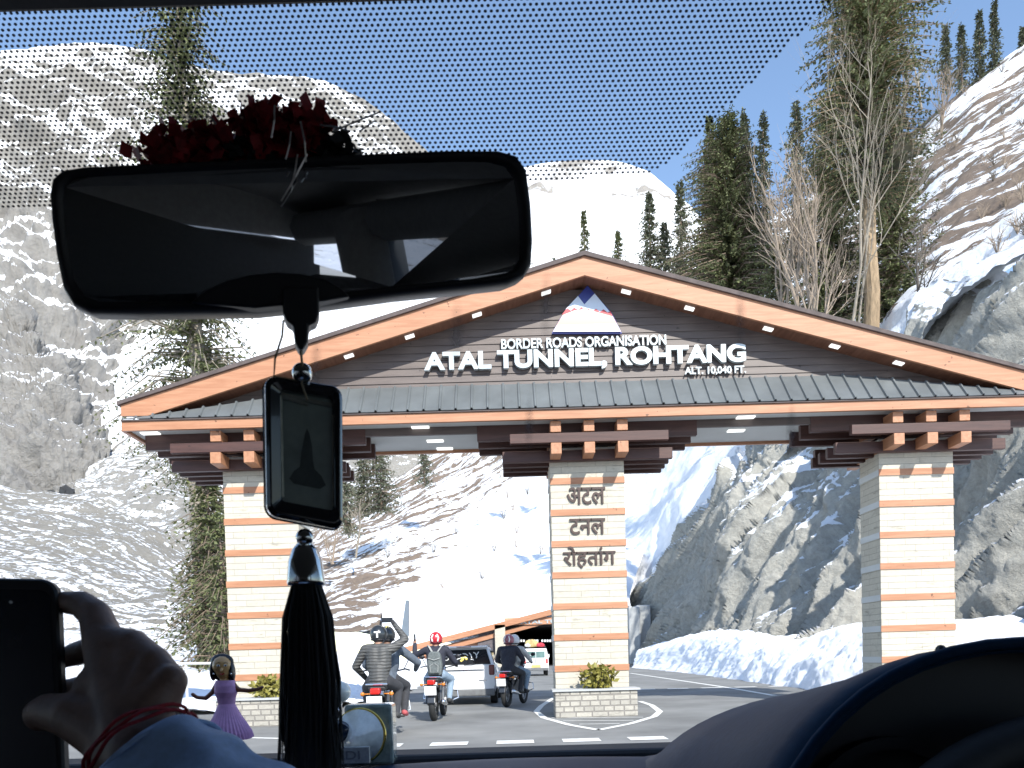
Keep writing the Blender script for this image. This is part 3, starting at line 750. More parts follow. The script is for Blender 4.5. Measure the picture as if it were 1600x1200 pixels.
# ================================================================ trees
M['needle'] = mat('conifer_needles', (0.105, 0.118, 0.046), 0.7, var=.5, scale=.55, detail=7)
M['needle_far'] = mat('conifer_needles_pale', (0.115, 0.128, 0.08), 0.8, var=.4, scale=.4, detail=7)
M['bark_pale'] = mat('pale_bark', (0.25, 0.215, 0.17), .9, var=.35, scale=2.5, bmp=.05, stretch=(3, 3, .6))
M['bark_cedar'] = mat('cedar_bark', (0.27, 0.195, 0.12), .9, var=.4, scale=2.2, bmp=.08, stretch=(4, 4, .7))
M['twig'] = mat('bare_twig', (0.27, 0.215, 0.165), .9, var=.3, scale=2)
M['twig_dark'] = mat('dark_twig', (0.10, 0.085, 0.07), .9, var=.3, scale=2)

def conifer_meshes(seed, H, W, c0, nb, leaf, drop=.25, gap=0.0, lean=0.0, power=.85):
    """crown and trunk of one conifer, base at the origin"""
    rnd = random.Random(seed); cr = MB(); tr = MB()
    k = 9
    ax = [Vector((lean * H * (i / k) ** 2 + .004 * H * sin(i * 1.9 + seed), .004 * H * cos(i * 2.3 + seed), H * i / k)) for i in range(k + 1)]
    r0 = H * .017
    tr.tube(ax, [r0 * (1 - i / k) ** .8 + .02 for i in range(k + 1)], 9)
    def axis(z):
        t = max(0, min(.9999, z / H)) * k; i = int(t); return ax[i].lerp(ax[i + 1], t - i)
    z = H * c0
    while z < H * .995:
        t = (z - H * c0) / (H * (1 - c0))
        Lm = W * ((1 - t) ** power * .93 + .05) * (0.65 + .35 * min(1, t * 7 + .2))
        for q in range(nb):
            if rnd.random() < gap: continue
            a = rnd.uniform(0, 2 * pi); L = Lm * rnd.uniform(.5, 1.1) * (.98 + .45 * noise.noise(Vector((cos(a) * 1.3 + seed, sin(a) * 1.3, z * 2.2 / max(1.2, W)))))
            d = Vector((cos(a), sin(a), 0)); p = axis(z) + Vector((0, 0, rnd.uniform(-.4, .4)))
            up = rnd.uniform(.05, .3) * (t * 1.4 - .1)
            n = max(3, int(L / leaf * 1.05))
            tip = p + d * L + Vector((0, 0, L * (up - drop)))
            if L > W * .3: tr.tube([p, p + d * L * .5 + Vector((0, 0, L * up * .6)), tip], [.035 * L / 3 + .01, .02 * L / 3 + .008, .006], 4)
            for i in range(1, n + 1):
                u = (i - .3 * rnd.random()) / n
                c = p + d * L * u + Vector((0, 0, L * (up * u - drop * u * u)))
                wd = leaf * (1.15 - .55 * u)
                for e in range(3):
                    sd = Vector((-d.y, d.x, 0)) * rnd.uniform(-1, 1) + d * rnd.uniform(-.1, .9) + Vector((0, 0, rnd.uniform(-.75, .25)))
                    sd = sd.normalized() * wd * rnd.uniform(.7, 1.35)
                    s2 = sd.cross(Vector((rnd.gauss(0, .6), rnd.gauss(0, .6), 1))).normalized() * wd * rnd.uniform(.16, .34)
                    cr.add([c - s2 * .4, c + sd * .55 + s2, c + sd, c + sd * .5 - s2], [(0, 1, 2, 3)])
        z += leaf * rnd.uniform(.5, .85) * (1.0 if H > 12 else .8)
    return cr, tr

def tree(name, base, cr, tr, mc, mt, label, cat, group, rz=0, sc=1):
    e = empty(name, base, label, cat, group, rz); e.scale = (sc, sc, sc)
    cr.build('crown', mc, e, world=False); tr.build('trunk', mt, e, world=False)
    return e

def con(px, pyb, pyt, hw, Y, seed, label, mc='needle', mt='bark', c0=.06, nb=6, leaf=None, group='conifers on the hillside right of the gate', gap=0.0, drop=.25, lean=0.0, power=.85, name='conifer'):
    base = P(px, pyb, Y); top = P(px, pyt, Y); H = top.z - base.z; W = 1.3 * hw / F * Y
    cr, tr = conifer_meshes(seed, H, W, c0, nb, leaf or max(.24, .011 * Y * .55), drop, gap, lean, power)
    return tree(name, (base.x, Y, base.z - .3), cr, tr, M[mc], M[mt], label, 'tree', group, seed)

con(1362, 530, -190, 92, 58, 11, 'tallest conifer right of the gate ridge, its lower trunk bare and tan', mt='bark_cedar', c0=.33, nb=19, leaf=.40, power=.42)
con(1392, 540, 148, 62, 66, 12, 'dark bushy conifer just right of and behind the tan bare trunk', c0=.02, nb=11, leaf=.42, power=.5)
con(1300, 540, 150, 70, 72, 13, 'dark conifer filling the gap behind the large bare pale tree', c0=.02, nb=10, leaf=.45, power=.55)
con(1142, 500, 176, 96, 70, 14, 'broad sunlit olive green conifer above the right roof slope', c0=.01, nb=18, leaf=.34, power=.55)
con(1114, 470, 178, 40, 80, 15, 'slim dark pointed conifer at the left edge of the broad olive one', c0=.04, nb=6, leaf=.42)
con(1168, 440, 171, 34, 92, 16, 'thin conifer rising behind the broad olive one, left of a twin', c0=.05, nb=6, leaf=.45, mc='needle_far')
con(1197, 440, 177, 36, 92, 17, 'thin blunt conifer rising between the broad olive one and the bare trees', c0=.05, nb=6, leaf=.45, mc='needle_far')
con(1248, 430, 158, 46, 96, 18, 'conifer with a ragged top behind the bare brown thicket', c0=.05, nb=6, leaf=.48, mc='needle_far')
con(1017, 446, 298, 30, 100, 19, 'grey green conifer with a bare ragged tip, leftmost of the grove above the roof', c0=.02, nb=7, leaf=.45, mc='needle_far')
con(1040, 450, 345, 32, 102, 20, 'short grey green conifer second from the left of the grove above the roof', c0=.02, nb=7, leaf=.45, mc='needle_far')
con(1066, 460, 280, 28, 98, 21, 'narrow conifer against the snow peak just left of the broad olive one', c0=.02, nb=7, leaf=.45, mc='needle_far')
con(1215, 510, 380, 44, 60, 22, 'low dark young conifer standing above the right roof slope', c0=.02, nb=8, leaf=.35)
con(1425, 560, 420, 40, 60, 23, 'low bushy conifer between the tan trunk and the dark bare tree', c0=.02, nb=7, leaf=.36)
con(1283, 560, 430, 40, 58, 38, 'low bushy conifer at the foot of the large bare pale tree', c0=.02, nb=7, leaf=.36)
con(914, 420, 326, 13, 130, 24, 'thin lone spruce just above the gate ridge against the snow peak', c0=.04, nb=5, leaf=.5, gap=.2, group='small spruces against the snow peak')
con(967, 430, 358, 15, 130, 25, 'short spruce on the snow between the gate ridge and the grove', c0=.04, nb=5, leaf=.5, group='small spruces against the snow peak')
con(865, 425, 402, 6, 130, 26, 'tiny spruce on the snow left of the gate ridge', c0=.04, nb=4, leaf=.5, group='small spruces against the snow peak')
for px, pb, pt, hw, sd, lab in ((1478, 118, 36, 13, 27, 'leftmost spruce on the skyline of the right hillside'), (1503, 118, 38, 17, 28, 'short wide spruce second from the left on the right skyline'), (1531, 116, 17, 17, 29, 'tall spruce third from the left on the right skyline'), (1554, 118, 1, 15, 30, 'tallest and thinnest spruce on the right skyline'), (1598, 90, 40, 10, 31, 'spruce at the right edge of the photo on the skyline')):
    con(px, pb + 20, pt, hw, 186, sd, lab, mc='needle_far', c0=.05, nb=6, leaf=.85, group='spruces on the right skyline')
# left of the gate
con(326, 1050, -40, 112, 36, 32, 'tall sparse deodar rising from behind the left pier past the mirror', mt='bark_pale', c0=.30, nb=9, leaf=.26, gap=.35, drop=.42, group='conifers behind the left pier', power=.35, lean=-.006)
con(335, 1040, 735, 75, 34, 33, 'bushy green conifer crowded against the left side of the left pier', c0=.0, nb=11, leaf=.30, gap=.1, group='conifers behind the left pier', power=.45, drop=.4)
con(352, 1045, 800, 62, 31, 39, 'lower drooping conifer in front of the bushy one beside the left pier', c0=.0, nb=7, leaf=.26, group='conifers behind the left pier', power=.5, drop=.45, gap=.2)
con(596, 795, 690, 34, 170, 34, 'dark conifer on the slope seen under the gate left of the middle pier', c0=.0, nb=8, leaf=.7, group='conifers on the slope seen through the gate', power=.4, mc='needle_far')
con(570, 800, 705, 30, 172, 35, 'conifer on the far slope partly behind the hanging charm side of the gate', c0=.0, nb=8, leaf=.7, group='conifers on the slope seen through the gate', power=.5, mc='needle_far')
con(663, 752, 660, 17, 180, 36, 'narrow conifer higher up the slope seen under the gate ceiling', c0=.0, nb=7, leaf=.7, group='conifers on the slope seen through the gate', power=.5, mc='needle_far')
con(540, 830, 730, 34, 165, 37, 'bushy conifer lowest on the slope seen just right of the left pier', c0=.0, nb=7, leaf=.7, group='conifers on the slope seen through the gate', power=.4, mc='needle_far')

def bare(px, pyb, pyt, Y, seed, label, m, spread=.5, levels=5, thick=1.0, stems=1, group='leafless trees', n_side=3):
    rnd = random.Random(seed); base = P(px, pyb, Y); H = P(px, pyt, Y).z - base.z
    e = empty('bare_tree', (base.x, Y, base.z - .2), label, 'tree', group); b = MB(); t = MB()
    def grow(p, d, L, r, lev, tgt):
        k = 4; pts = [p]; q = p; dd = d.copy()
        for i in range(k):
            dd = (dd + Vector((rnd.gauss(0, .11), rnd.gauss(0, .11), rnd.gauss(.05, .07)))).normalized()
            q = q + dd * L / k; pts.append(q)
        tgt.tube(pts, [r * (1 - .5 * i / k) for i in range(k + 1)], 7 if lev == 0 else 4 if lev < 2 else 3)
        if lev >= levels: return
        for c in range(n_side if lev else n_side + 3):
            u = rnd.uniform(.35 if lev == 0 else .25, 1.0); i = min(k - 1, int(u * k)); s = pts[i].lerp(pts[i + 1], u * k - i)
            a = rnd.uniform(0, 2 * pi); o = dd.orthogonal().normalized(); o = Matrix.Rotation(a, 3, dd) @ o
            grow(s, (dd + o * spread * rnd.uniform(.6, 1.4)).normalized(), L * rnd.uniform(.42, .68), r * .46 * (1.15 - .4 * u), lev + 1, b)
        if lev == 0:
            grow(pts[-1], dd, L * .5, r * .5, 1, b)
    for s in range(stems):
        d = Vector((rnd.gauss(0, .16), rnd.gauss(0, .16), 1)).normalized() if stems > 1 else Vector((rnd.gauss(0, .03), 0, 1)).normalized()
        grow(Vector((rnd.gauss(0, .3) * (stems > 1), rnd.gauss(0, .3) * (stems > 1), 0)), d, H * .62, H * .016 * thick, 0, t)
    b.build('branches', M[m], e, world=False); t.build('trunk', M[m], e, world=False)
    return e
bare(1318, 560, 100, 50, 41, 'large leafless tree with a pale forked trunk above the right roof slope', 'bark_pale', .5, 4, .38, n_side=4)
bare(1338, 560, 140, 51, 42, 'second leafless tree with pale fine branches overlapping the large forked one', 'bark_pale', .45, 4, .3)
bare(1255, 520, 235, 56, 43, 'brown leafless thicket of many thin stems left of the large pale tree', 'twig', .45, 3, .7, stems=5)
bare(1222, 500, 300, 58, 44, 'lower brown leafless thicket beside the broad olive conifer', 'twig', .5, 3, .7, stems=4)
bare(1275, 540, 330, 52, 45, 'brown leafless bush growing in front of the dark conifers', 'twig', .5, 3, .6, stems=4)
bare(1452, 560, 345, 48, 46, 'dark leafless tree leaning at the edge of the rock face', 'twig_dark', .7, 3, 1.1)
bare(1412, 195, 70, 172, 47, 'pale leafless tree with a wide crown on the right hillside below the skyline', 'bark_pale', .7, 3, 1.2)
bare(1440, 170, 55, 180, 48, 'pale leafless tree next to the spruces on the right skyline', 'bark_pale', .7, 3, 1.1)
bare(1470, 215, 110, 160, 49, 'grey leafless bush low on the right hillside behind the tallest conifer', 'twig', .6, 3, .8, stems=4)
bare(1080, 470, 340, 88, 50, 'pale twisted leafless tree at the foot of the narrow conifer', 'bark_pale', .7, 3, .9)
bare(556, 870, 770, 150, 51, 'white forked leafless tree on the slope below the left part of the gate', 'bark_pale', .8, 3, 1.2)
bare(520, 880, 800, 140, 52, 'brown leafless thicket on the slope just right of the left pier', 'twig', .6, 3, .8, stems=4)
rb = random.Random(77)
SC.view_layers[0].update()
hill = bpy.data.objects['right_hillside']
def on_hill(px, py):
    d = (P(px, py, 10) - EYE).normalized()
    ok, loc, nn, fi = hill.ray_cast(EYE, d)
    return loc if ok else None
pm = None; k = 0
while k < 70:
    px, py = (rb.uniform(1430, 1640), rb.uniform(90, 420)) if k < 42 else (rb.uniform(500, 850), rb.uniform(730, 930))
    loc = on_hill(px, py)
    if loc is None: k += 1; continue
    sc = .75 + loc.y * .006
    b = MB()
    for s in range(11):
        a = rb.uniform(0, 2 * pi); q = Vector((cos(a) * rb.uniform(.2, .8), sin(a) * rb.uniform(.2, .8), rb.uniform(.6, 1.3))) * sc
        b.tube([(0, 0, -.2), q * .5 + Vector((0, 0, .15)), q], [.035, .025, .01], 3)
        for z in range(3):
            q2 = q * rb.uniform(.4, .9); b.tube([q2, q2 + Vector((rb.gauss(0, .3), rb.gauss(0, .3), .35)) * sc], [.02, .008], 3)
    o = b.build('bare_bush', M['twig' if k % 3 else 'twig_dark'], None); o.location = loc
    tag(o, 'small leafless bush poking out of the snow on the hillside above the rock face' if k < 42 else 'small leafless bush poking out of the snow on the slope seen through the gate', 'bush', 'leafless bushes above the rock face' if k < 42 else 'leafless bushes on the slope seen through the gate')
    k += 1
# thin rail along the far left verge
fr = empty('guard_rail', (-6.5, 17, 0), 'thin pale guard rail along the left verge behind the doll', 'railing')
b = MB(); a, c = P(262, 1037, 17.2), P(372, 1036, 17.2); a2 = P(-250, 1040, 17.2); b.tube([a2, a, c], .03, 6); b.build('rail', M['white'], fr)
for px in (290, 345, 210, 120):
    a = P(px, 1037, 17.2); b = MB(); b.tube([(a.x, a.y + .02, a.z), (a.x, a.y + .02, -.05)], .03, 6); b.build('post', M['white'], fr)

# ================================================================ motorcycles, riders, car and van
M['paint_dark'] = mat('dark_bike_paint', (0.03, 0.032, 0.036), 0.25, var=.1, coat=.6)
M['paint_red'] = mat('red_bike_paint', (0.30, 0.03, 0.02), 0.25, var=.1, coat=.6)
M['seat'] = mat('seat_vinyl', (0.025, 0.025, 0.027), .6, var=.2, scale=40)
M['jean'] = mat('pale_denim', (0.22, 0.29, 0.37), .9, var=.2, scale=30)
M['trouser'] = mat('dark_trouser', (0.035, 0.036, 0.042), .9, var=.25, scale=30)
M['navy'] = mat('navy_jacket', (0.022, 0.024, 0.038), .8, var=.3, scale=20, bmp=.01)
M['slate'] = mat('slate_jacket', (0.085, 0.105, 0.135), .85, var=.3, scale=16, bmp=.01)
M['pale_jacket'] = mat('pale_jacket', (0.55, 0.55, 0.53), .8, var=.3, scale=12, bmp=.01)
M['shoe'] = mat('dark_shoe', (0.04, 0.04, 0.04), .8)
M['shoe_red'] = mat('red_shoe', (0.5, 0.10, 0.11), .7)
M['pack'] = mat('grey_backpack', (0.11, 0.125, 0.125), .8, var=.3, scale=30)
M['strap'] = mat('grey_strap', (0.30, 0.31, 0.30), .8)
M['glove'] = mat('black_glove', (0.02, 0.02, 0.022), .8)
def puffer():
    m, nt_, b = new_mat('puffer_jacket')
    v = coords(nt_, 'Object'); wv = nt_.nodes.new('ShaderNodeTexWave'); wv.bands_direction = 'Z'; wv.inputs['Scale'].default_value = 6.5
    wv.inputs['Distortion'].default_value = 2.5; wv.inputs['Detail'].default_value = 2; nt_.links.new(v, wv.inputs['Vector'])
    n = noise_node(nt_, v, 18, 4)
    nt_.links.new(mixcol(nt_, maprange(nt_, wv.outputs['Fac'], 0, .35), (.060, .060, .058), mixcol(nt_, n, (.062, .062, .06), (.085, .085, .082))), b.inputs['Base Color'])
    b.inputs['Roughness'].default_value = .55; bump(nt_, b, wv.outputs['Fac'], .012, .7); return m
M['puffer'] = puffer()

def bike(loc, rz, label, paint='paint_red'):
    e = empty('motorcycle', loc, label, 'motorcycle', 'motorcycles on the road', rz)
    def B(mb, n, m, p=None, **k): return mb.build(n, M[m] if isinstance(m, str) else m, p or e, world=False, **k)
    R = .31
    for y, wd in ((-.66, .062), (.74, .05)):
        b = MB(); b.torus((0, y, R), R - wd * .8, wd, (1, 0, 0), 28, 10); wheel = B(b, 'wheel', 'rubber', smooth=True)
        b = MB(); b.torus((0, y, R), R - wd * 1.9, .016, (1, 0, 0), 28, 6)
        for k in range(12):
            a = pi * k / 6; b.tube([(0, y, R), (0, y + cos(a) * (R - wd * 1.8), R + sin(a) * (R - wd * 1.8))], .006, 4)
        b.lathe([(.05, -.06), (.05, .06)], (0, y, R), (1, 0, 0), 12); B(b, 'rim', 'steel', wheel)
    b = MB()
    pts = [(-.66 + cos(a) * (R + .05), R + sin(a) * (R + .05)) for a in [radians(x) for x in (35, 60, 90, 120, 150, 172)]]
    for (y0, z0), (y1, z1) in zip(pts, pts[1:]): b.add([(-.075, y0, z0), (.075, y0, z0), (.075, y1, z1), (-.075, y1, z1), (-.06, y0, z0 + .015), (.06, y0, z0 + .015), (.06, y1, z1 + .015), (-.06, y1, z1 + .015)], [(0, 1, 2, 3), (4, 7, 6, 5), (0, 3, 7, 4), (1, 5, 6, 2)])
    B(b, 'rear_mudguard', 'paint_dark')
    b = MB()
    pts = [(.74 + cos(a) * (R + .04), R + sin(a) * (R + .04)) for a in [radians(x) for x in (20, 50, 90, 130, 165)]]
    for (y0, z0), (y1, z1) in zip(pts, pts[1:]): b.box((-.06, min(y0, y1), min(z0, z1)), (.06, max(y0, y1) + .01, max(z0, z1) + .01))
    B(b, 'front_mudguard', paint)
    b = MB(); b.box((-.13, -.78, .74), (.13, .12, .83)); B(b, 'seat', 'seat', bevel=.04)
    b = MB(); b.ball((0, .33, .84), (.14, .27, .14), 16); B(b, 'fuel_tank', paint, smooth=True)
    b = MB(); b.box((-.12, -.05, .30), (.12, .36, .62)); b.tube([(-.2, .15, .36), (.2, .15, .36)], .09, 12); b.tube([(-.24, .15, .42), (-.17, .15, .42)], .11, 12); B(b, 'engine', 'steel', bevel=.02)
    b = MB()
    for s in (-1, 1):
        b.tube([(s * .09, .42, .78), (s * .10, -.1, .68), (s * .11, -.72, .72)], .02, 6); b.tube([(s * .1, -.1, .66), (s * .1, -.66, .31)], .025, 6)
        b.tube([(s * .12, -.5, .72), (s * .13, -.68, .34)], .033, 8)
    B(b, 'frame', 'paint_dark')
    for s in (-1, 1):
        b = MB(); b.tube([(s * .08, .5, .98), (s * .085, .74, .31)], .026, 8); B(b, 'fork', 'chrome')
        b = MB(); b.tube([(s * .1, .44, 1.0), (s * .3, .40, 1.04), (s * .38, .28, 1.02)], .014, 6); B(b, 'handlebar', 'black')
        b = MB(); b.tube([(s * .28, .40, 1.04), (s * .36, .42, 1.2)], .008, 5); b.ball((s * .37, .41, 1.23), (.06, .02, .045), 12); B(b, 'mirror', 'black', smooth=True)
        b = MB(); b.tube([(s * .1, -.74, .70), (s * .19, -.76, .70)], .01, 5); b.ball((s * .21, -.77, .70), (.035, .03, .03), 10); B(b, 'indicator', 'amber', smooth=True)
        b = MB(); b.tube([(s * .12, .1, .3), (s * .3, .1, .3)], .015, 6); B(b, 'footrest', 'rubber')
        b = MB(); b.tube([(s * .16, .5, .55), (s * .34, .46, .52), (s * .36, .42, .38), (s * .16, .38, .3)], .014, 6); B(b, 'crash_guard', 'chrome')
    b = MB(); b.tube([(.12, .25, .34), (.17, -.1, .29), (.19, -.45, .33), (.2, -.86, .38)], [.025, .03, .05, .045], 12); B(b, 'exhaust', 'chrome', smooth=True)
    b = MB(); b.box((-.07, -.99, .70), (.07, -.80, .79)); B(b, 'tail_light', 'red_lamp', bevel=.02)
    b = MB(); b.box((-.11, -1.065, .51), (.11, -1.05, .68), rot=Matrix.Rotation(.12, 3, 'X')); B(b, 'number_plate', 'plate_white')
    b = MB(); b.tube([(-.15, -.3, .80), (-.15, -.80, .84), (.15, -.80, .84), (.15, -.3, .80)], .014, 6); B(b, 'grab_rail', 'chrome')
    b = MB(); b.ball((0, .62, .98), (.1, .09, .1), 14); B(b, 'headlight', 'chrome', smooth=True)
    return e

def rider(loc, rz, label, y0, jacket, trouser, shoe, hands='skin', rarm=None, larm=None, dz=0, group='people riding motorcycles'):
    """one seated figure in the bike's own axes, y forward; the arms default to the handlebar"""
    e = empty('person', (loc[0], loc[1], loc[2]), label, 'person', group, rz)
    v = lambda x, y, z: (x, y + y0, z + dz)
    caps = [(v(0, -.1, .90), .155, v(0, -.06, 1.1), .15, 0), (v(-.05, -.06, 1.1), .14, v(-.06, -.04, 1.30), .135, 0), (v(.05, -.06, 1.1), .14, v(.06, -.04, 1.30), .135, 0),
            (v(-.16, -.04, 1.36), .085, v(.16, -.04, 1.36), .085, 0), (v(0, -.02, 1.40), .065, v(0, 0, 1.50), .06, 3), (v(0, .02, 1.56), .09, v(0, .03, 1.60), .09, 3),
            (v(0, .125, 1.555), .014, v(0, .115, 1.585), .012, 3)]
    for s, arm in ((-1, larm), (1, rarm)):
        sh = v(s * .2, -.04, 1.36)
        el, ha = arm or (v(s * .36, .08, 1.12), (s * .34, .34 if y0 > -.2 else .36, 1.05))
        caps += [(sh, .075, el, .06, 0), (el, .058, ha, .042, 0)]
        h2 = Vector(ha) + (Vector(ha) - Vector(el)).normalized() * .07
        caps += [(ha, .042, h2, .036, 4)]
        caps += [(v(s * .09, -.08, .88), .11, v(s * .24, .30, .77), .085, 1), (v(s * .24, .30, .77), .08, v(s * .22, .14, .40), .055, 1), (v(s * .22, .12, .36), .05, v(s * .23, .31, .32), .042, 2)]
    capsules_mesh('body', caps, .017, [M[jacket], M[trouser], M[shoe], M['skin'], M[hands]], e, 3, world=False)
    return e
def helmet(e, y0, m, mark=None, dz=0, sc=1.0):
    b = MB(); b.ball((0, y0 + .02, 1.585 + dz), (.132 * sc, .155 * sc, .142 * sc), 20); h = b.build('helmet', m, e, smooth=True, world=False)
    b = MB(); b.ball((0, y0 + .075, 1.585 + dz), (.118, .112, .075), 16); b.build('visor', M['glass_dark'], h, smooth=True, world=False)
    b = MB(); b.torus((0, y0 + .02, 1.50 + dz), .118, .012, (0, 0, 1), 24, 6); b.build('rim_trim', M['black'], h, world=False)
    if mark:
        b = MB(); mark(b, y0, dz); b.build('helmet_mark', M['plate_white'] if mark is not mk_y else M['plate_yellow'], h, world=False)
def mk_t(b, y0, dz):
    b.box((-.048, y0 - .137, 1.60 + dz), (.048, y0 - .118, 1.622 + dz)); b.box((-.013, y0 - .142, 1.53 + dz), (.013, y0 - .118, 1.60 + dz))
def mk_y(b, y0, dz):
    for k in (0, 1): b.torus((0, y0 + .02, 1.585 + dz), .136 + .004 * k, .009, (1, .5 * (1 - k), 0), 24, 5, a0=.2, a1=1.5 + pi / 2)
def mk_w(b, y0, dz):
    for k in (-1, 1): b.tube([(k * .04, y0 - .10, 1.67 + dz), (k * .07, y0 - .125, 1.60 + dz), (k * .05, y0 - .125, 1.53 + dz)], .014, 5)
M['helm_black'] = mat('black_helmet', (0.018, 0.022, 0.026), .3, var=.1, coat=.5)
M['helm_red'] = mat('red_helmet', (0.42, 0.02, 0.03), .25, var=.1, coat=.5)
M['helm_pink'] = mat('pink_helmet', (0.30, 0.09, 0.12), .3, var=.5, coat=.5)
M['helm_white'] = mat('white_helmet', (0.72, 0.72, 0.74), .3, var=.1, coat=.5)

def handphone(name, label, loc, rz, p, size, rot=None, cat='phone'):
    e = empty(name, loc, label, cat, None, rz)
    b = MB(); b.box((p[0] - size[0] / 2, p[1] - size[1] / 2, p[2] - size[2] / 2), (p[0] + size[0] / 2, p[1] + size[1] / 2, p[2] + size[2] / 2)); b.build('body', M['black'], e, world=False, bevel=.008)
    b = MB(); b.box((p[0] - size[0] * .44, p[1] - size[1] / 2 - .002, p[2] - size[2] * .44), (p[0] + size[0] * .44, p[1] - size[1] / 2 - .0004, p[2] + size[2] * .44)); b.build('screen', M['glass_dark'], e, world=False)
# nearest pair
b1 = (P(592, 1100, 11.6).x, 12.1, 0)
bike(b1, 0.03, 'nearest dark motorcycle with a red tail light carrying two people', 'paint_dark')
p = rider(b1, 0.03, 'person in grey quilted jacket and black helmet holding a camera overhead', -.42, 'puffer', 'trouser', 'shoe', 'glove',
          rarm=((.40, -.38, 1.50), (.24, -.30, 1.72)), larm=((-.36, -.40, 1.10), (-.26, -.1, .92)))
helmet(p, -.42, M['helm_black'], mk_t)
handphone('camera', 'small black camera held overhead by the rider in the quilted jacket', b1, .03, (.12, -.28, 1.80), (.17, .05, .075), cat='camera')
p = rider(b1, 0.03, 'person with a yellow striped black helmet driving the nearest motorcycle', .02, 'slate', 'trouser', 'shoe_red', 'glove', rarm=((.46, .12, 1.14), (.40, .42, 1.04)))
helmet(p, .02, M['helm_black'], mk_y)
p.delta_location = (.07, 0, 0)
# lone rider with the backpack
b2 = (P(681, 1120, 14.9).x, 15.5, 0)
bike(b2, -.04, 'motorcycle ridden by the lone person in the red helmet')
p = rider(b2, -.04, 'person in red helmet and pale jeans holding up a phone', -.1, 'navy', 'jean', 'shoe', larm=((-.44, -.05, 1.26), (-.44, .02, 1.50)))
helmet(p, -.1, M['helm_red'], mk_w)
handphone('phone', 'phone held upright in the raised left hand of the red helmet rider', b2, -.04, (-.44, .03, 1.62), (.03, .075, .15))
e = empty('backpack', b2, 'grey backpack with pale straps on the back of the red helmet rider', 'backpack', None, -.04)
b = MB(); b.prism([(-.13, -.275, .86), (.13, -.275, .86), (.15, -.275, 1.05), (.125, -.275, 1.27), (.08, -.275, 1.33), (-.08, -.275, 1.33), (-.125, -.275, 1.27), (-.15, -.275, 1.05)][::-1], (0, -.16, 0)); b.build('bag', M['pack'], e, world=False, bevel=.035)
b = MB(); b.prism([(-.1, -.435, .90), (.1, -.435, .90), (.11, -.435, 1.06), (.09, -.435, 1.12), (-.09, -.435, 1.12), (-.11, -.435, 1.06)][::-1], (0, -.045, 0)); b.build('front_pocket', M['pack'], e, world=False, bevel=.02)
for s in (-1, 1):
    b = MB(); b.tube([(s * .05, -.30, 1.32), (s * .12, -.22, 1.43), (s * .16, -.1, 1.455), (s * .17, .06, 1.36)], .024, 6, flat=.4); b.build('shoulder_strap', M['strap'], e, world=False)
    b = MB(); b.tube([(s * .07, -.485, .93), (s * .08, -.49, 1.05), (s * .02, -.485, 1.09)], .008, 4); b.build('piping', M['strap'], e, world=False)
b = MB(); b.tube([(-.12, -.445, 1.2), (0, -.46, 1.16), (.12, -.445, 1.2)], .008, 4); b.build('piping', M['strap'], e, world=False)
# farther pair by the car
b3 = (P(805, 1100, 18).x, 18.9, 0)
bike(b3, -.3, 'farthest motorcycle with a white number plate beside the white car carrying two people')
p = rider(b3, -.3, 'person in dark jacket and pink and white helmet riding pillion on the farthest motorcycle', -.4, 'navy', 'trouser', 'shoe', rarm=((.33, -.3, 1.1), (.2, 0, 1.0)), larm=((-.33, -.3, 1.1), (-.2, 0, 1.0)))
helmet(p, -.4, M['helm_pink'], mk_w)
p = rider(b3, -.3, 'person in white helmet and pale jacket driving the farthest motorcycle', .06, 'pale_jacket', 'jean', 'shoe')
helmet(p, .06, M['helm_white'])

def wheelset(e, xs, ys, R, wd):
    for x in xs:
        for y in ys:
            b = MB(); b.lathe([(R * .62, -wd / 2), (R * .95, -wd / 2), (R, -wd * .3), (R, wd * .3), (R * .95, wd / 2), (R * .62, wd / 2)], (x, y, R), (1, 0, 0), 28); wq = b.build('wheel', M['rubber'], e, world=False, smooth=False)
            b = MB(); b.lathe([(.03, -wd * .4), (R * .6, -wd * .46), (R * .6, wd * .46), (.03, wd * .4)], (x, y, R), (1, 0, 0), 20); b.build('rim', M['steel'], wq, world=False)
def loft(b, secs, mi=0):
    n = len(secs[0][1]); vs = [Vector((x, y, z)) for y, pr in secs for x, z in pr]
    fs = [(i * n + j, i * n + (j + 1) % n, (i + 1) * n + (j + 1) % n, (i + 1) * n + j) for i in range(len(secs) - 1) for j in range(n)]
    fs += [list(range(n)), list(range((len(secs) - 1) * n, len(secs) * n))[::-1]]
    b.add(vs, fs, mi)
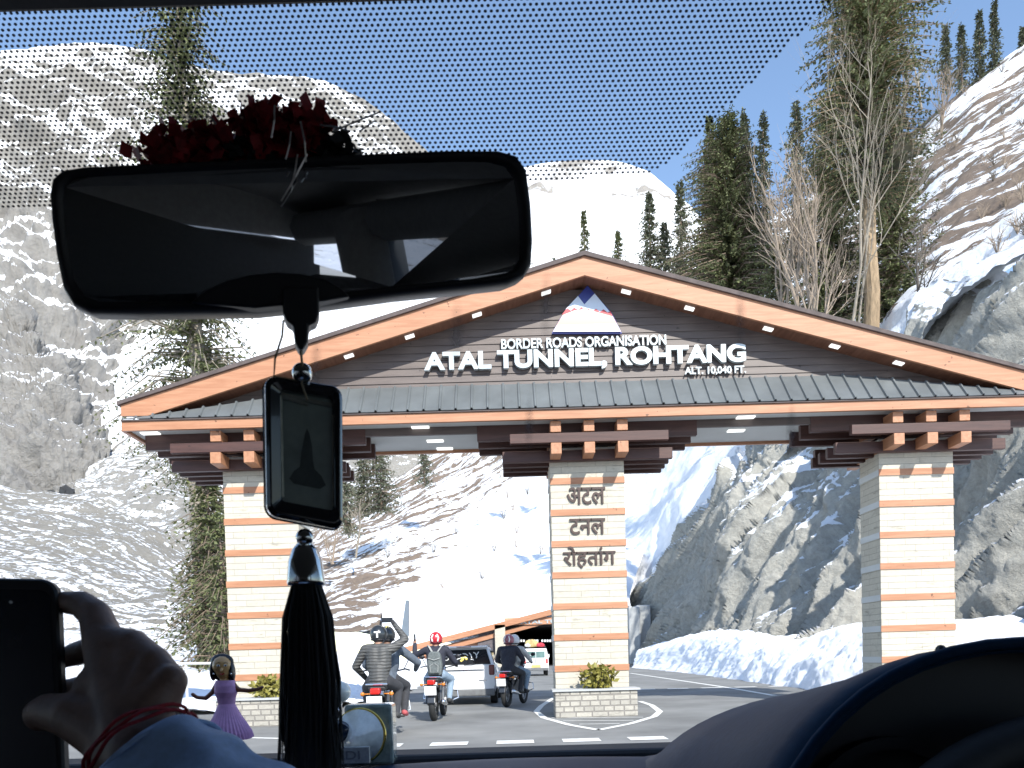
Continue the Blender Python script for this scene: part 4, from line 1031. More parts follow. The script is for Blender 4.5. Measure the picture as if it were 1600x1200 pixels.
def white_car():
    c = P(725, 1060, 19.4); e = empty('car', (c.x, 19.4, 0), 'white hatchback with stickers on its dark rear window, ahead of the riders', 'car', None, -.02)
    def B(mb, n, m, p=None, **k): return mb.build(n, M[m], p or e, world=False, **k)
    def sec(hw, z0, z1, tuck=.05): return [(-hw + tuck, z0), (hw - tuck, z0), (hw, z0 + .15), (hw, z1 - .18), (hw - .05, z1), (-hw + .05, z1), (-hw, z1 - .18), (-hw, z0 + .15)]
    b = MB(); loft(b, [(0, sec(.74, .36, .95)), (.08, sec(.79, .30, .97)), (.6, sec(.82, .26, .97)), (1.8, sec(.82, .26, .95)), (2.9, sec(.81, .26, .92)), (3.6, sec(.77, .28, .82)), (3.8, sec(.68, .34, .72))]); B(b, 'body', 'white', bevel=.03)
    b = MB(); b.add([(-.77, .05, .95), (.77, .05, .95), (.77, 2.9, .93), (-.77, 2.9, .93), (-.62, .34, 1.45), (.62, .34, 1.45), (.60, 2.0, 1.47), (-.60, 2.0, 1.47)], [(0, 3, 2, 1), (4, 5, 6, 7), (0, 1, 5, 4), (1, 2, 6, 5), (2, 3, 7, 6), (3, 0, 4, 7)]); B(b, 'cabin', 'white', bevel=.05)
    def win(a, bb, c_, d, name, off):
        q = MB(); o = Vector(off); q.prism([Vector(a) + o, Vector(bb) + o, Vector(c_) + o, Vector(d) + o], o * -.9); return B(q, name, 'glass_dark')
    f = lambda u, t: (u * (.77 - .15 * t), .05 + .29 * t, .95 + .5 * t)
    rw = win(f(-.90, .12), f(.90, .12), f(.88, .86), f(-.88, .86), 'rear_window', (0, -.02, .012))
    for s in (-1, 1):
        q = lambda y, t: (s * (.77 - .155 * t), y, .945 + .5 * t)
        win(q(.5, .12), q(2.5, .12), q(1.95, .82), q(.62, .82), 'side_window', (s * .012, 0, .003))
        b = MB(); b.box((s * .70 - .07, -.035, .74), (s * .70 + .07, .07, 1.0)); B(b, 'tail_lamp', 'tail_brown', bevel=.03)
        b = MB(); b.tube([(s * .58, .5, 1.46), (s * .57, .55, 1.50), (s * .56, 1.8, 1.51), (s * .56, 1.88, 1.47)], .016, 6); B(b, 'roof_rail', 'steel')
        b = MB(); b.box((s * .92 - .09, 2.3, .98), (s * .92 + .09, 2.38, 1.1)); B(b, 'wing_mirror', 'white', bevel=.03)
    st = MB(); stx = lambda u, t: Vector(f(u, t)) + Vector((0, -.032, .018))
    cc = stx(-.62, .42); st.torus(cc, .05, .010, (0, -1, .5), 20, 5)
    for u0, t0, u1, t1 in ((-.45, .62, -.2, .55), (-.35, .5, -.1, .62), (-.05, .65, .15, .55), (.2, .68, .28, .42), (.36, .7, .46, .55), (.56, .72, .46, .55), (.46, .55, .44, .4), (-.12, .45, .12, .42), (.24, .35, .34, .3), (-.25, .36, -.12, .4)): st.tube([stx(u0, t0), stx((u0 + u1) / 2 + .02, (t0 + t1) / 2 + .03), stx(u1, t1)], .013, 5)
    B(st, 'window_sticker', 'plate_white', rw)
    sf = MB()
    for k in range(6): sf.ball(stx(.0 + .09 * cos(k), .38 + .09 * sin(k * 1.7)), (.032, .008, .03), 8)
    B(sf, 'flower_sticker', 'plate_yellow', rw)
    b = MB(); b.box((-.60, .22, 1.43), (.60, .42, 1.485)); B(b, 'spoiler', 'white', bevel=.02)
    b = MB(); b.box((-.18, .205, 1.452), (.18, .222, 1.47)); B(b, 'brake_light', 'tail_brown')
    b = MB(); b.box((-.77, -.05, .22), (.77, .05, .40)); B(b, 'bumper', 'grey_plastic', bevel=.03)
    b = MB(); b.box((-.5, -.018, .86), (.5, -.0, .895)); B(b, 'chrome_strip', 'chrome')
    b = MB(); b.tube([(.0, .03, 1.0), (.28, .05, 1.03)], .012, 5); B(b, 'wiper', 'black')
    b = MB(); b.box((.38, -.012, .60), (.56, .002, .63)); B(b, 'badge', 'chrome')
    b = MB(); b.box((-.25, -.012, .66), (.25, .0, .78)); B(b, 'number_plate', 'plate_white')
    wheelset(e, (-.72, .72), (.62, 3.0), .29, .18)
M['tail_brown'] = mat('tail_lamp', (0.16, 0.045, 0.04), .25, var=.2)
M['grey_plastic'] = mat('grey_bumper', (0.14, 0.145, 0.15), .6)
white_car()
def van():
    c = P(838, 1056, 45); e = empty('van', (c.x, 45, 0), 'small white van with luggage on its roof heading for the tunnel mouth', 'van', None, .0)
    def B(mb, n, m, p=None, **k): return mb.build(n, M[m], p or e, world=False, **k)
    b = MB(); pr = lambda hw, z0, z1: [(-hw, z0), (hw, z0), (hw, 1.05), (hw - .1, z1), (-hw + .1, z1), (-hw, 1.05)]
    loft(b, [(0, pr(.70, .34, 1.52)), (.06, pr(.73, .30, 1.60)), (2.6, pr(.73, .30, 1.62)), (3.2, pr(.72, .30, 1.1)), (3.4, pr(.68, .34, 1.06))]); B(b, 'body', 'white', bevel=.06)
    b = MB(); b.box((-.52, -.02, 1.06), (.52, .005, 1.42)); B(b, 'rear_window', 'glass_green', bevel=.01)
    b = MB(); b.box((-.012, -.032, 1.06), (.012, -.018, 1.42)); b.box((-.5, -.03, 1.2), (-.1, -.019, 1.23)); B(b, 'window_bar', 'white')
    for s in (-1, 1):
        b = MB(); b.box((s * .64 - .05, -.02, .72), (s * .64 + .05, .02, .98)); B(b, 'tail_lamp', 'red_lamp')
        b = MB(); b.box((s * .72 - .012, .3, 1.1), (s * .70 + .02, 2.4, 1.4)); B(b, 'side_window', 'glass_dark')
        b = MB(); b.box((s * .86 - .07, 2.8, 1.05), (s * .86 + .07, 2.86, 1.25)); B(b, 'wing_mirror', 'white', bevel=.02)
        b = MB(); b.tube([(s * .6, .15, 1.72), (s * .6, 2.2, 1.72)], .018, 5); B(b, 'roof_rack', 'black')
    b = MB(); b.box((-.03, -.016, .7), (-.012, 0, 1.0)); b.box((.012, -.016, .7), (.03, 0, 1.0)); B(b, 'door_gap', 'black')
    b = MB(); b.box((-.27, -.03, .5), (.27, -.006, .64)); B(b, 'number_plate', 'plate_yellow')
    b = MB(); b.box((-.72, -.07, .32), (.72, .0, .48)); B(b, 'bumper', 'grey_plastic', bevel=.02)
    wheelset(e, (-.62, .62), (.55, 2.7), .28, .16)
    for k, (x, y, z, s, m, lab, cat) in enumerate(((-.18, .6, 1.9, (.42, .5, .22), 'tarp', 'lumpy yellowish bundle tied on the roof of the white van', 'bundle'), (.32, .35, 1.80, (.28, .3, .12), 'red_bag', 'red bag lying on the roof of the white van', 'bag'), (-.45, .35, 1.79, (.2, .25, .1), 'pale_jacket', 'pale bag at the left edge of the white van roof', 'bag'))):
        caps = [((c.x + x - s[0] * .5, 45 + y, z), s[2], (c.x + x + s[0] * .5, 45 + y + .1, z - .02), s[2] * .9, 0), ((c.x + x, 45 + y, z + .03), s[2] * 1.05, (c.x + x + .1, 45 + y + s[1] * .6, z), s[2], 0)]
        o = capsules_mesh('luggage_bag' if k else 'luggage_bundle', caps, .04, [M[m]], None, 3); tag(o, lab, cat)
M['tarp'] = mat('tarp', (0.48, 0.36, 0.16), .8, var=.4, scale=3)
M['red_bag'] = mat('red_bag', (0.5, 0.04, 0.06), .7)
M['glass_green'] = mat('green_glass', (0.12, 0.2, 0.19), .1, var=.3, scale=2)
van()

# ================================================================ inside the car
M['lining'] = mat('roof_lining', (0.22, 0.22, 0.215), .95, var=.1, scale=60)
M['trim'] = mat('dark_trim', (0.018, 0.019, 0.022), .65, var=.2, scale=80, bmp=.0006)
M['dash'] = mat('dash_vinyl', (0.011, 0.034, 0.075), .5, var=.12, scale=120, bmp=.0004, spec=.06)  # blue in the base colour stands in for reflected sky
M['fabric'] = mat('seat_fabric', (0.06, 0.06, 0.065), .95, var=.3, scale=90)
def pane(name, col):
    m = bpy.data.materials.new(name); m.use_nodes = True; nt_ = m.node_tree; nt_.nodes.remove(nt_.nodes['Principled BSDF'])
    t = nt_.nodes.new('ShaderNodeBsdfTransparent'); t.inputs[0].default_value = (*col, 1); nt_.links.new(t.outputs[0], nt_.nodes['Material Output'].inputs[0]); return m
M['pane'] = pane('windscreen_glass', (0.95, 0.965, 0.96))
def mirror_mat():
    m, nt_, b = new_mat('mirror_silver'); b.inputs['Base Color'].default_value = (.62, .65, .68, 1); b.inputs['Metallic'].default_value = 1; b.inputs['Roughness'].default_value = .015; return m
M['mirror'] = mirror_mat()
CX = -.1
WT, WB = (0.50, P(350, 8, .50).z), (1.13, 1.05)          # windscreen top and base (depth, height)
car = empty('car', (CX, .5, 0), 'dark car cabin around the viewer, with dashboard, mirror and dotted sunshade film', 'car')
def box(n, m, a, b_, **k):
    q = MB(); q.box(a, b_); return q.build(n, M[m], car, **k)
XL, XR = CX - .90, CX + .90
q = MB(); q.add([(XL, WT[0], WT[1]), (XR, WT[0], WT[1]), (XR, WB[0], WB[1]), (XL, WB[0], WB[1])], [(0, 3, 2, 1)]); q.build('windscreen', M['pane'], car)
# roof with a gently bowed lining
q = MB(); vs = []; nx, ny = 12, 10
for j in range(ny + 1):
    for i in range(nx + 1):
        u, v = i / nx * 2 - 1, j / ny
        vs.append((CX + u * .88, WT[0] + .015 - v * 2.7, WT[1] + .04 - .07 * abs(u) ** 6 + .035 * sin(v * pi) - .05 * v * v))
q.add(vs, [(j * (nx + 1) + i, j * (nx + 1) + i + 1, (j + 1) * (nx + 1) + i + 1, (j + 1) * (nx + 1) + i) for j in range(ny) for i in range(nx)])
o = q.build('roof_lining', M['lining'], car, smooth=True); sd = o.modifiers.new('s', 'SOLIDIFY'); sd.thickness = .05; sd.offset = -1 if False else 1
sd.offset = 0
box('header_trim', 'trim', (XL, WT[0] - .03, WT[1] - .001), (XR, WT[0] + .002, WT[1] + .03), bevel=.004)
for s in (-1, 1):
    x = CX + s * .90
    q = MB(); q.tube([(x, WT[0], WT[1]), (x, WB[0], WB[1])], .035, 8); q.build('windscreen_pillar', M['trim'], car, smooth=True)
    box('door_panel', 'trim', (x - .05, -1.0, .25), (x + .05, .95, .98), bevel=.03)
    box('door_panel', 'trim', (x - .05, -2.2, .25), (x + .05, -1.0, 1.0), bevel=.03)
    q = MB(); q.tube([(x, -.42, .98), (x - s * .06, -.50, WT[1] - .08)], .055, 8); q.build('door_pillar', M['lining'], car, smooth=True)
    q = MB(); q.tube([(x, -1.35, .98), (x - s * .06, -1.55, WT[1] - .1)], .10, 8); q.build('rear_pillar', M['lining'], car, smooth=True)
    q = MB(); q.tube([(x - s * .04, WT[0], WT[1] - .06), (x - s * .05, -.5, WT[1] - .06), (x - s * .05, -2.1, WT[1] - .13)], .05, 8); q.build('roof_rail', M['lining'], car, smooth=True)
    cx = CX + s * .42
    box('seat_back', 'fabric', (cx - .24, -.62, .45), (cx + .24, -.46, 1.12), bevel=.06)
    box('headrest', 'fabric', (cx - .13, -.62, 1.15), (cx + .13, -.50, 1.34), bevel=.05)
    box('seat_cushion', 'fabric', (cx - .24, -.5, .35), (cx + .24, .02, .52), bevel=.05)
box('rear_seat', 'fabric', (CX - .8, -1.75, .4), (CX + .8, -1.55, 1.15), bevel=.06)
box('tailgate', 'trim', (XL, -2.25, .3), (XR, -2.15, 1.45))  # unseen from the front; raised high to darken the mirror's reflection
box('tailgate', 'lining', (XL, -2.22, WT[1] - .16), (XR, -2.12, WT[1] - .04))
box('floor', 'trim', (XL, -2.2, .2), (XR, 1.0, .25))
box('bulkhead', 'trim', (XL, 1.05, .25), (XR, 1.10, 1.0))
M['tint'] = pane('light_dimming_glass', (0.22, 0.23, 0.24))  # dark tint added to side and rear glass to dim the cabin
for s in (-1, 1):
    x = CX + s * .90
    for y0, y1, nm in ((-.42, .93, 'side_window'), (-1.45, -.44, 'side_window')):
        q = MB(); q.add([(x, y0, .98), (x, y1, .98), (x - s * .05, min(y1, WT[0] + .02) if y1 > 0 else y1, WT[1] - .05), (x - s * .05, y0 - .05, WT[1] - .05)], [(0, 1, 2, 3)]); q.build(nm, M['tint'], car)
q = MB(); q.add([(XL + .1, -2.2, 1.45), (XR - .1, -2.2, 1.45), (XR - .15, -2.17, WT[1] - .16), (XL + .15, -2.17, WT[1] - .16)], [(0, 1, 2, 3)]); q.build('rear_window', M['tint'], car)
# bonnet beyond the screen
q = MB(); vs = []
for j in range(9):
    for i in range(11):
        u, v = i / 5 - 1, j / 8
        vs.append((CX + u * (.88 - .06 * v), 1.14 + v * .95, .985 - .08 * v - .22 * v ** 4 - .06 * abs(u) ** 4))
q.add(vs, [(j * 11 + i, j * 11 + i + 1, (j + 1) * 11 + i + 1, (j + 1) * 11 + i) for j in range(8) for i in range(10)])
M['car_paint'] = mat('car_paint', (.35, .36, .38), .3, var=.05, coat=.6)
q.build('bonnet', M['car_paint'], car, smooth=True)
box('cowl', 'trim', (XL, 1.06, .98), (XR, 1.135, Z(700, 1169, 1.13)), bevel=.006)
q = MB(); q.tube([(XL + .1, 1.16, 1.03), (CX - .1, 1.15, 1.045), (CX + .36, 1.15, 1.05)], .008, 6); q.build('wiper', M['trim'], car)
# dashboard top
q = MB(); vs = []; nx, ny = 30, 16
zd = Z(800, 1189, .95)
for j in range(ny + 1):
    for i in range(nx + 1):
        u, v = i / nx, j / ny
        x = XL + (XR - XL) * u; y = 1.06 - v * .56
        z = zd - .02 * max(0, (y - .95)) / .1 - .05 * max(0, (.72 - y) / .2) ** 2 - .004 * (1 - cos(u * 40)) * 0
        z += .004 * cos((x - CX - .12) * 9)
        vs.append((x, y, z))
q.add(vs, [(j * (nx + 1) + i, (j + 1) * (nx + 1) + i, (j + 1) * (nx + 1) + i + 1, j * (nx + 1) + i + 1) for j in range(ny) for i in range(nx)])
dash = q.build('dashboard', M['dash'], car, smooth=True)
box('dashboard_front', 'trim', (XL, .46, .45), (XR, .52, 1.0), bevel=.02)
# hood over the instruments: arches lofted from the opening back to the screen
def arch(cx, Y, hw, zb, zt, n=28, e=2.3):
    pts = []
    for i in range(n + 1):
        a = pi - pi * i / n
        c, s_ = cos(a), sin(a)
        pts.append(Vector((cx + hw * math.copysign(abs(c) ** (2 / e), c), Y, zb + (zt - zb) * abs(s_) ** (2 / e))))
    return pts
def arch_loft(n, m, archs, thick):
    b = MB(); k = len(archs[0]); vs = [p for a in archs for p in a]
    b.add(vs, [(j * k + i, j * k + i + 1, (j + 1) * k + i + 1, (j + 1) * k + i) for j in range(len(archs) - 1) for i in range(k - 1)])
    o = b.build(n, M[m], car, smooth=True); s_ = o.modifiers.new('s', 'SOLIDIFY'); s_.thickness = thick; s_.offset = 1; return o
zt_n = Z(1600, 1004, .50); zt_f = Z(1300, 1062, .80)
HCX = .335
A = [arch(HCX, .50, .188, zd - .10, zt_n), arch(HCX, .54, .192, zd - .09, zt_n - .001), arch(HCX, .62, .196, zd - .07, zt_n - .016, e=2.1), arch(HCX, .74, .200, zd - .035, zt_f - .002, e=1.95), arch(HCX, .82, .200, zd - .02, zt_f - .012, e=1.9), arch(HCX, .93, .19, zd - .01, zd + .020, e=1.9), arch(HCX, 1.0, .18, zd - .01, zd + .002, e=1.9)]
arch_loft('instrument_hood', 'dash', A, -.006)
b = MB(); b.tube(A[0], .0042, 8); b.build('hood_rim', M['dash'], car, smooth=True)
b = MB(); a0 = arch(HCX, .535, .189, zd - .10, zt_n - .003); b.add(a0, [list(range(len(a0)))]); b.build('instrument_shade_panel', M['black'], car)  # black sheet set near the opening to imitate shade inside the hood
for dx in (-.08, .08):
    b = MB(); b.lathe([(.058, 0), (.058, .012), (.05, .012), (.05, .004), (0.001, .004)], (HCX + dx, .534, 1.08), (0, -1, 0), 28); b.build('gauge', M['trim'], car)
# steering wheel
wc = Vector((.36, .40, .985)); ax = Vector((0, -.88, .47)).normalized()
sw = empty('steering_wheel', (0, 0, 0)); sw.parent = car; sw.location = -car.location
b = MB(); b.torus(wc, .178, .0155, ax, 64, 14); rim = b.build('rim', M['trim'], sw, smooth=True)
b = MB(); b.lathe([(.02, -.03), (.075, -.02), (.08, .01), (.06, .03), (.0, .035)], wc, ax, 28); b.build('hub', M['trim'], sw, smooth=True)
up = Vector((0, .47, .88))
for d in (Vector((1, 0, 0)), Vector((-1, 0, 0)), -up):
    b = MB(); b.tube([wc + d * .06, wc + d * .175], [.022, .014], 8); b.build('spoke', M['trim'], sw, smooth=True)
b = MB(); b.tube([(.52, .44, 1.075), (.47, .43, 1.08), (.40, .42, 1.085)], [.006, .007, .010], 8); b.build('indicator_stalk', M['trim'], car, smooth=True)
# small stud on top of the hood
p = P(1470, 1016, .55); b = MB(); b.ball((p.x, .55, p.z), (.004, .004, .004), 8); b.build('hood_stud', M['black'], car)

# dotted sunshade film across the top of the windscreen: every dot is a flake on the glass
e1 = Vector((1, 0, 0)); e2 = Vector((0, WB[0] - WT[0], WB[1] - WT[1])).normalized(); o0 = Vector((0, WT[0], WT[1])); nn = e1.cross(e2)
def on_glass(px, py):
    d = P(px, py, 1) - EYE
    t = (o0 - EYE).dot(nn) / d.dot(nn); q = EYE + d * t - o0; return q.dot(e1), q.dot(e2)
poly = [on_glass(*q) for q in ((-500, -30), (1325, -30), (1300, 4), (1200, 104), (1100, 203), (1050, 250), (1018, 271), (960, 276), (600, 297), (300, 312), (0, 328), (-500, 345))]
def inside(x, y):
    c = False; n = len(poly); j = n - 1
    for i in range(n):
        (xi, yi), (xj, yj) = poly[i], poly[j]
        if (yi > y) != (yj > y) and x < (xj - xi) * (y - yi) / (yj - yi) + xi: c = not c
        j = i
    return c
px_, py_ = .00385, .00272
vs, fs = [], []
r = 0; s = .0012
smax = max(q[1] for q in poly)
while s < smax:
    x = XL + .04 + (px_ / 2 if r % 2 else 0)
    while x < .42:
        if inside(x, s):
            k = len(vs)
            for a in range(6): vs.append(o0 + e1 * (x + .00118 * cos(a * pi / 3)) + e2 * (s + .00090 * sin(a * pi / 3)) + nn * .0012)
            fs.append(list(range(k, k + 6)))
        x += px_
    s += py_; r += 1
b = MB(); b.v = vs; b.f = fs; b.m = [0] * len(fs)
M['film'] = mat('film_ink', (0.035, 0.045, 0.07), .7, var=.1)  # ink made paler and bluer to imitate glare on the dots
b.build('sunshade_film', M['film'], car)

# rear-view mirror
def mp(px, py, back=0.0):
    Y = .372 + (px - 80) * (.060 / 755) + (py - 360) * (.0136 / 235)
    p = P(px, py, Y)
    return p + Vector((.25, -1, -.14)).normalized() * -back
out = [(77, 305), (81, 282), (96, 268), (130, 262), (300, 254), (500, 244), (700, 236), (780, 236), (808, 244), (824, 266), (831, 320), (834, 380), (832, 412), (820, 432), (795, 442), (740, 448), (620, 460), (500, 476), (400, 486), (220, 488), (140, 487), (114, 477), (97, 450), (87, 400), (80, 345)]
def inset(poly, fx, fy, cx=455, cy=362): return [(cx + (x - cx) * fx, cy + (y - cy) * fy) for x, y in poly]
mir = empty('rear_view_mirror', (0, 0, 0)); mir.parent = car; mir.location = -car.location
n = len(out); b = MB()
L0 = [mp(*q, -.0) for q in inset(out, .945, .87)]; L1 = [mp(*q, -.003) for q in inset(out, .96, .9)]; L2 = [mp(*q, -.002) for q in inset(out, .99, .975)]; L3 = [mp(*q, .004) for q in out]; L4 = [mp(*q, .016) for q in inset(out, .99, .98)]; L5 = [mp(*q, .030) for q in inset(out, .9, .8)]
rings = [L0, L1, L2, L3, L4, L5]
b.add([p for l in rings for p in l], [(j * n + i, j * n + (i + 1) % n, (j + 1) * n + (i + 1) % n, (j + 1) * n + i) for j in range(5) for i in range(n)] + [list(range(5 * n, 6 * n))])
b.build('housing', M['black'], mir, smooth=True)
b = MB(); b.add([mp(*q, .0004) for q in inset(out, .95, .88)], [list(range(n))]); b.build('mirror_glass', M['mirror'], mir)
b = MB()
dome = [(300, 478), (325, 458), (355, 444), (390, 435), (430, 431), (470, 433), (505, 441), (530, 454), (546, 468), (500, 476), (400, 486)]
b.prism([mp(x, y, -.006) for x, y in dome], mp(400, 440, .004) - mp(400, 440, -.006))
b.prism([mp(x, y, -.008) for x, y in ((443, 455), (498, 455), (499, 496), (494, 510), (483, 514), (481, 540), (474, 552), (467, 552), (461, 540), (458, 514), (448, 508), (443, 496))], mp(470, 480, .006) - mp(470, 480, -.008))
b.build('dimming_lever', M['black'], mir, bevel=.0015)
b = MB(); b.tube([mp(455, 350, .026), mp(455, 350, .10), P(470, 345, .60)], [.012, .010, .016], 10); b.build('stem', M['black'], mir, smooth=True)

# red flowers on top of the mirror
M['petal'] = mat('red_petal', (0.30, 0.012, 0.018), .6, var=.5, scale=150)
M['foil'] = mat('silver_foil', (0.55, 0.52, 0.5), .3, metal=.7, var=.3, scale=200)
rnd = random.Random(8)
fl = empty('flower_garland', mp(400, 240, .012), 'dark red fabric flowers with silver foil threads lying on top of the rear-view mirror', 'flowers')
for cx, cy, rx, ry, nm in ((272, 222, 34, 28, 160), (318, 212, 36, 30, 190), (400, 200, 40, 38, 260), (450, 192, 48, 38, 300), (497, 178, 18, 24, 70), (365, 232, 60, 12, 90), (520, 222, 46, 18, 120), (232, 232, 26, 14, 40)):
    q = MB(); c0 = mp(cx, cy, .014); sc = .385 / F
    for k in range(nm):
        a = rnd.uniform(0, 2 * pi); rr = sqrt(rnd.random())
        p = c0 + CR * (cos(a) * rr * rx * sc) + CU * (sin(a) * rr * ry * sc) + Vector((0, rnd.uniform(-.010, .012), 0))
        d = Vector((rnd.gauss(0, 1), rnd.gauss(0, 1), rnd.gauss(.3, 1))).normalized() * rnd.uniform(.005, .010); s_ = d.cross(Vector((rnd.gauss(0, 1), rnd.gauss(0, 1), rnd.gauss(0, 1)))).normalized() * .0042
        q.add([p, p + d * .4 + s_, p + d, p + d * .5 - s_], [(0, 1, 2, 3)])
    q.build('flower', M['petal'] if cx not in (365, 520) else M['trim'], fl)
for x0, y0, x1, y1 in ((470, 200, 478, 262), (455, 215, 447, 258), (520, 215, 590, 186), (430, 175, 425, 225), (325, 190, 340, 205), (465, 250, 455, 300), (480, 250, 440, 322), (500, 205, 545, 215), (560, 215, 585, 198)):
    q = MB(); q.tube([mp(x0, y0, -.006), mp((x0 + x1) / 2 + 2, (y0 + y1) / 2, -.007), mp(x1, y1, -.006)], .0005, 4); q.build('foil_thread', M['foil'], fl)

# charm hanging from the mirror lever
hc = empty('hanging_charm', P(472, 560, .40), 'framed picture charm with chrome beads and long black tassel hanging from the mirror', 'charm')
q = MB(); q.tube([P(470, 548, .392), P(472, 570, .398)], .0007, 5); q.tube([P(443, 500, .392), P(441, 525, .394), P(430, 560, .397), P(428, 588, .40), P(470, 596, .402), P(480, 625, .397)], .0006, 5); q.build('string', mat('string', (.32, .26, .17), .8), hc)
M['bead'] = mat('smoky_chrome', (0.60, 0.61, 0.60), .12, metal=1.0, var=.1)
q = MB(); q.ball(P(472, 583, .402), .0052, 20); q.build('bead', M['bead'], hc, smooth=True)
q = MB(); q.ball(P(476, 840, .408), .0047, 20); q.ball(P(476, 852, .408), .0036, 16); q.build('bead', M['bead'], hc, smooth=True)
def fp(u, v, d=0):      # frame plane: u, v in 0..1
    tl, tr, bl, br = P(413, 588, .398), P(534, 606, .414), P(416, 806, .402), P(535, 829, .418)
    p = (tl * (1 - u) + tr * u) * (1 - v) + (bl * (1 - u) + br * u) * v
    nrm = (tr - tl).cross(bl - tl).normalized()
    if nrm.y < 0: nrm = -nrm
    return p + nrm * d
def rr(x0, y0, x1, y1, rx, ry, k=6):
    pts = []
    for cx, cy, a0 in ((x1 - rx, y0 + ry, -90), (x1 - rx, y1 - ry, 0), (x0 + rx, y1 - ry, 90), (x0 + rx, y0 + ry, 180)):
        for i in range(k + 1): a = radians(a0 + 90 * i / k); pts.append((cx + rx * cos(a), cy + ry * sin(a)))
    return pts
oo = rr(0, 0, 1, 1, .14, .08); i1 = rr(.05, .03, .95, .97, .12, .06); i2 = rr(.19, .09, .88, .875, .05, .03)
n = len(oo); q = MB(); rings = [[fp(*x, .005) for x in oo], [fp(*x, -.002) for x in oo], [fp(*x, -.004) for x in i1], [fp(*x, -.003) for x in i2], [fp(*x, .0) for x in i2]]
q.add([p for l in rings for p in l], [(j * n + i, j * n + (i + 1) % n, (j + 1) * n + (i + 1) % n, (j + 1) * n + i) for j in range(4) for i in range(n)] + [list(range(n))])
M['lacquer'] = mat('black_lacquer', (0.012, 0.014, 0.02), .12, var=.1, coat=1.0)
q.build('frame', M['lacquer'], hc, smooth=False, bevel=.0006)
M['picture'] = mat('dim_picture', (0.20, 0.24, 0.22), .3, var=.25, scale=60)
q = MB(); q.add([fp(*x, .0002) for x in i2], [list(range(n))]); q.build('picture', M['picture'], hc)
M['figure'] = mat('picture_figure', (0.055, 0.07, 0.07), .5, var=.3, scale=150)
q = MB(); fig = [(.30, .70), (.36, .64), (.44, .60), (.46, .50), (.49, .42), (.51, .36), (.535, .32), (.57, .36), (.60, .44), (.61, .54), (.63, .60), (.72, .64), (.78, .70), (.70, .735), (.36, .73)]
q.add([fp(*x, -.0001) for x in fig], [list(range(len(fig)))]); q.build('picture_figure', M['figure'], hc)
M['highlight_edge'] = mat('picture_highlight', (0.42, 0.42, 0.36), .3, metal=.5, var=.3, scale=90)  # pale strips imitating highlights along the picture border
for a, c, nm in (((.21, .115), (.86, .135), .0011), ((.20, .12), (.21, .84), .0008), ((.875, .2), (.87, .84), .0005), ((.22, .13), (.55, .155), .0008)):
    q = MB(); q.tube([fp(*a, -.0006), fp((a[0] + c[0]) / 2, (a[1] + c[1]) / 2, -.0006), fp(*c, -.0006)], nm, 6); q.build('picture_highlight', M['highlight_edge'], hc)
cc = P(478, 905, .41); q = MB(); k = .41 / F
q.lathe([(.0, 62 * k), (10 * k, 60 * k), (20 * k, 48 * k), (26 * k, 30 * k), (28 * k, 8 * k), (29 * k, -2 * k), (28 * k, -8 * k), (2 * k, -8 * k)], cc - Vector((0, 0, 2 * k)), (0, 0, 1), 28); q.build('tassel_cap', M['bead'], hc, smooth=True)
q = MB(); rnd = random.Random(3)
q.tube([cc, cc - Vector((0, 0, 60 * k)), cc - Vector((0, 0, 330 * k))], [.0065, .0095, .0120], 14)
for i in range(230):
    a = rnd.uniform(0, 2 * pi); ro = sqrt(rnd.random()); d = Vector((cos(a), sin(a) * .8, 0)); L = rnd.uniform(250, 345) * k
    q.tube([cc + d * .007 * ro + Vector((0, 0, 0)), cc + d * (.0115 * ro + .002) - Vector((0, 0, 60 * k)), cc + d * (.0145 * ro + .002) + Vector((rnd.gauss(0, .0007), 0, -L * .6)), cc + d * (.017 * ro) + Vector((rnd.gauss(-.0012, .0022), 0, -L))], .00045, 3, cap=False)
M['thread'] = mat('black_thread', (0.007, 0.007, 0.009), .8, var=.3, scale=300)
q.build('tassel', M['thread'], hc)

# phone at the left and the hand that holds it
ph = empty('smartphone', P(40, 1050, .405), 'dark smartphone at the left edge held up by the hand', 'phone')
tr, br, tl, bl = P(88, 904, .405), P(101, 1240, .395), P(-125, 900, .40), P(-115, 1240, .39)
nrm = (tr - tl).cross(bl - tl).normalized()
if nrm.y < 0: nrm = -nrm
def php(u, v, d=0): return (tl * (1 - u) + tr * u) * (1 - v) + (bl * (1 - u) + br * u) * v + nrm * d
o1 = rr(0, 0, 1, 1, .13, .075); n = len(o1); o2 = rr(.015, .01, .985, .99, .12, .07); o3 = rr(.04, .055, .955, .96, .08, .05)
q = MB(); rings = [[php(*x, .0075) for x in o2], [php(*x, .006) for x in o1], [php(*x, .0015) for x in o1], [php(*x, 0) for x in o2]]
q.add([p for l in rings for p in l], [(j * n + i, j * n + (i + 1) % n, (j + 1) * n + (i + 1) % n, (j + 1) * n + i) for j in range(3) for i in range(n)] + [list(range(n))[::-1], list(range(3 * n, 4 * n))])
q.build('body', M['black'], ph)
M['screen'] = mat('dim_screen', (0.010, 0.013, 0.022), .25, var=.2)
q = MB(); q.add([php(*x, -.0003) for x in o3], [list(range(n))]); q.build('screen', M['screen'], ph)
q = MB(); a = P(17, 941, .399); q.ball(a, .0008, 8); q.build('camera_dot', M['light'] if False else M['plate_white'], ph)

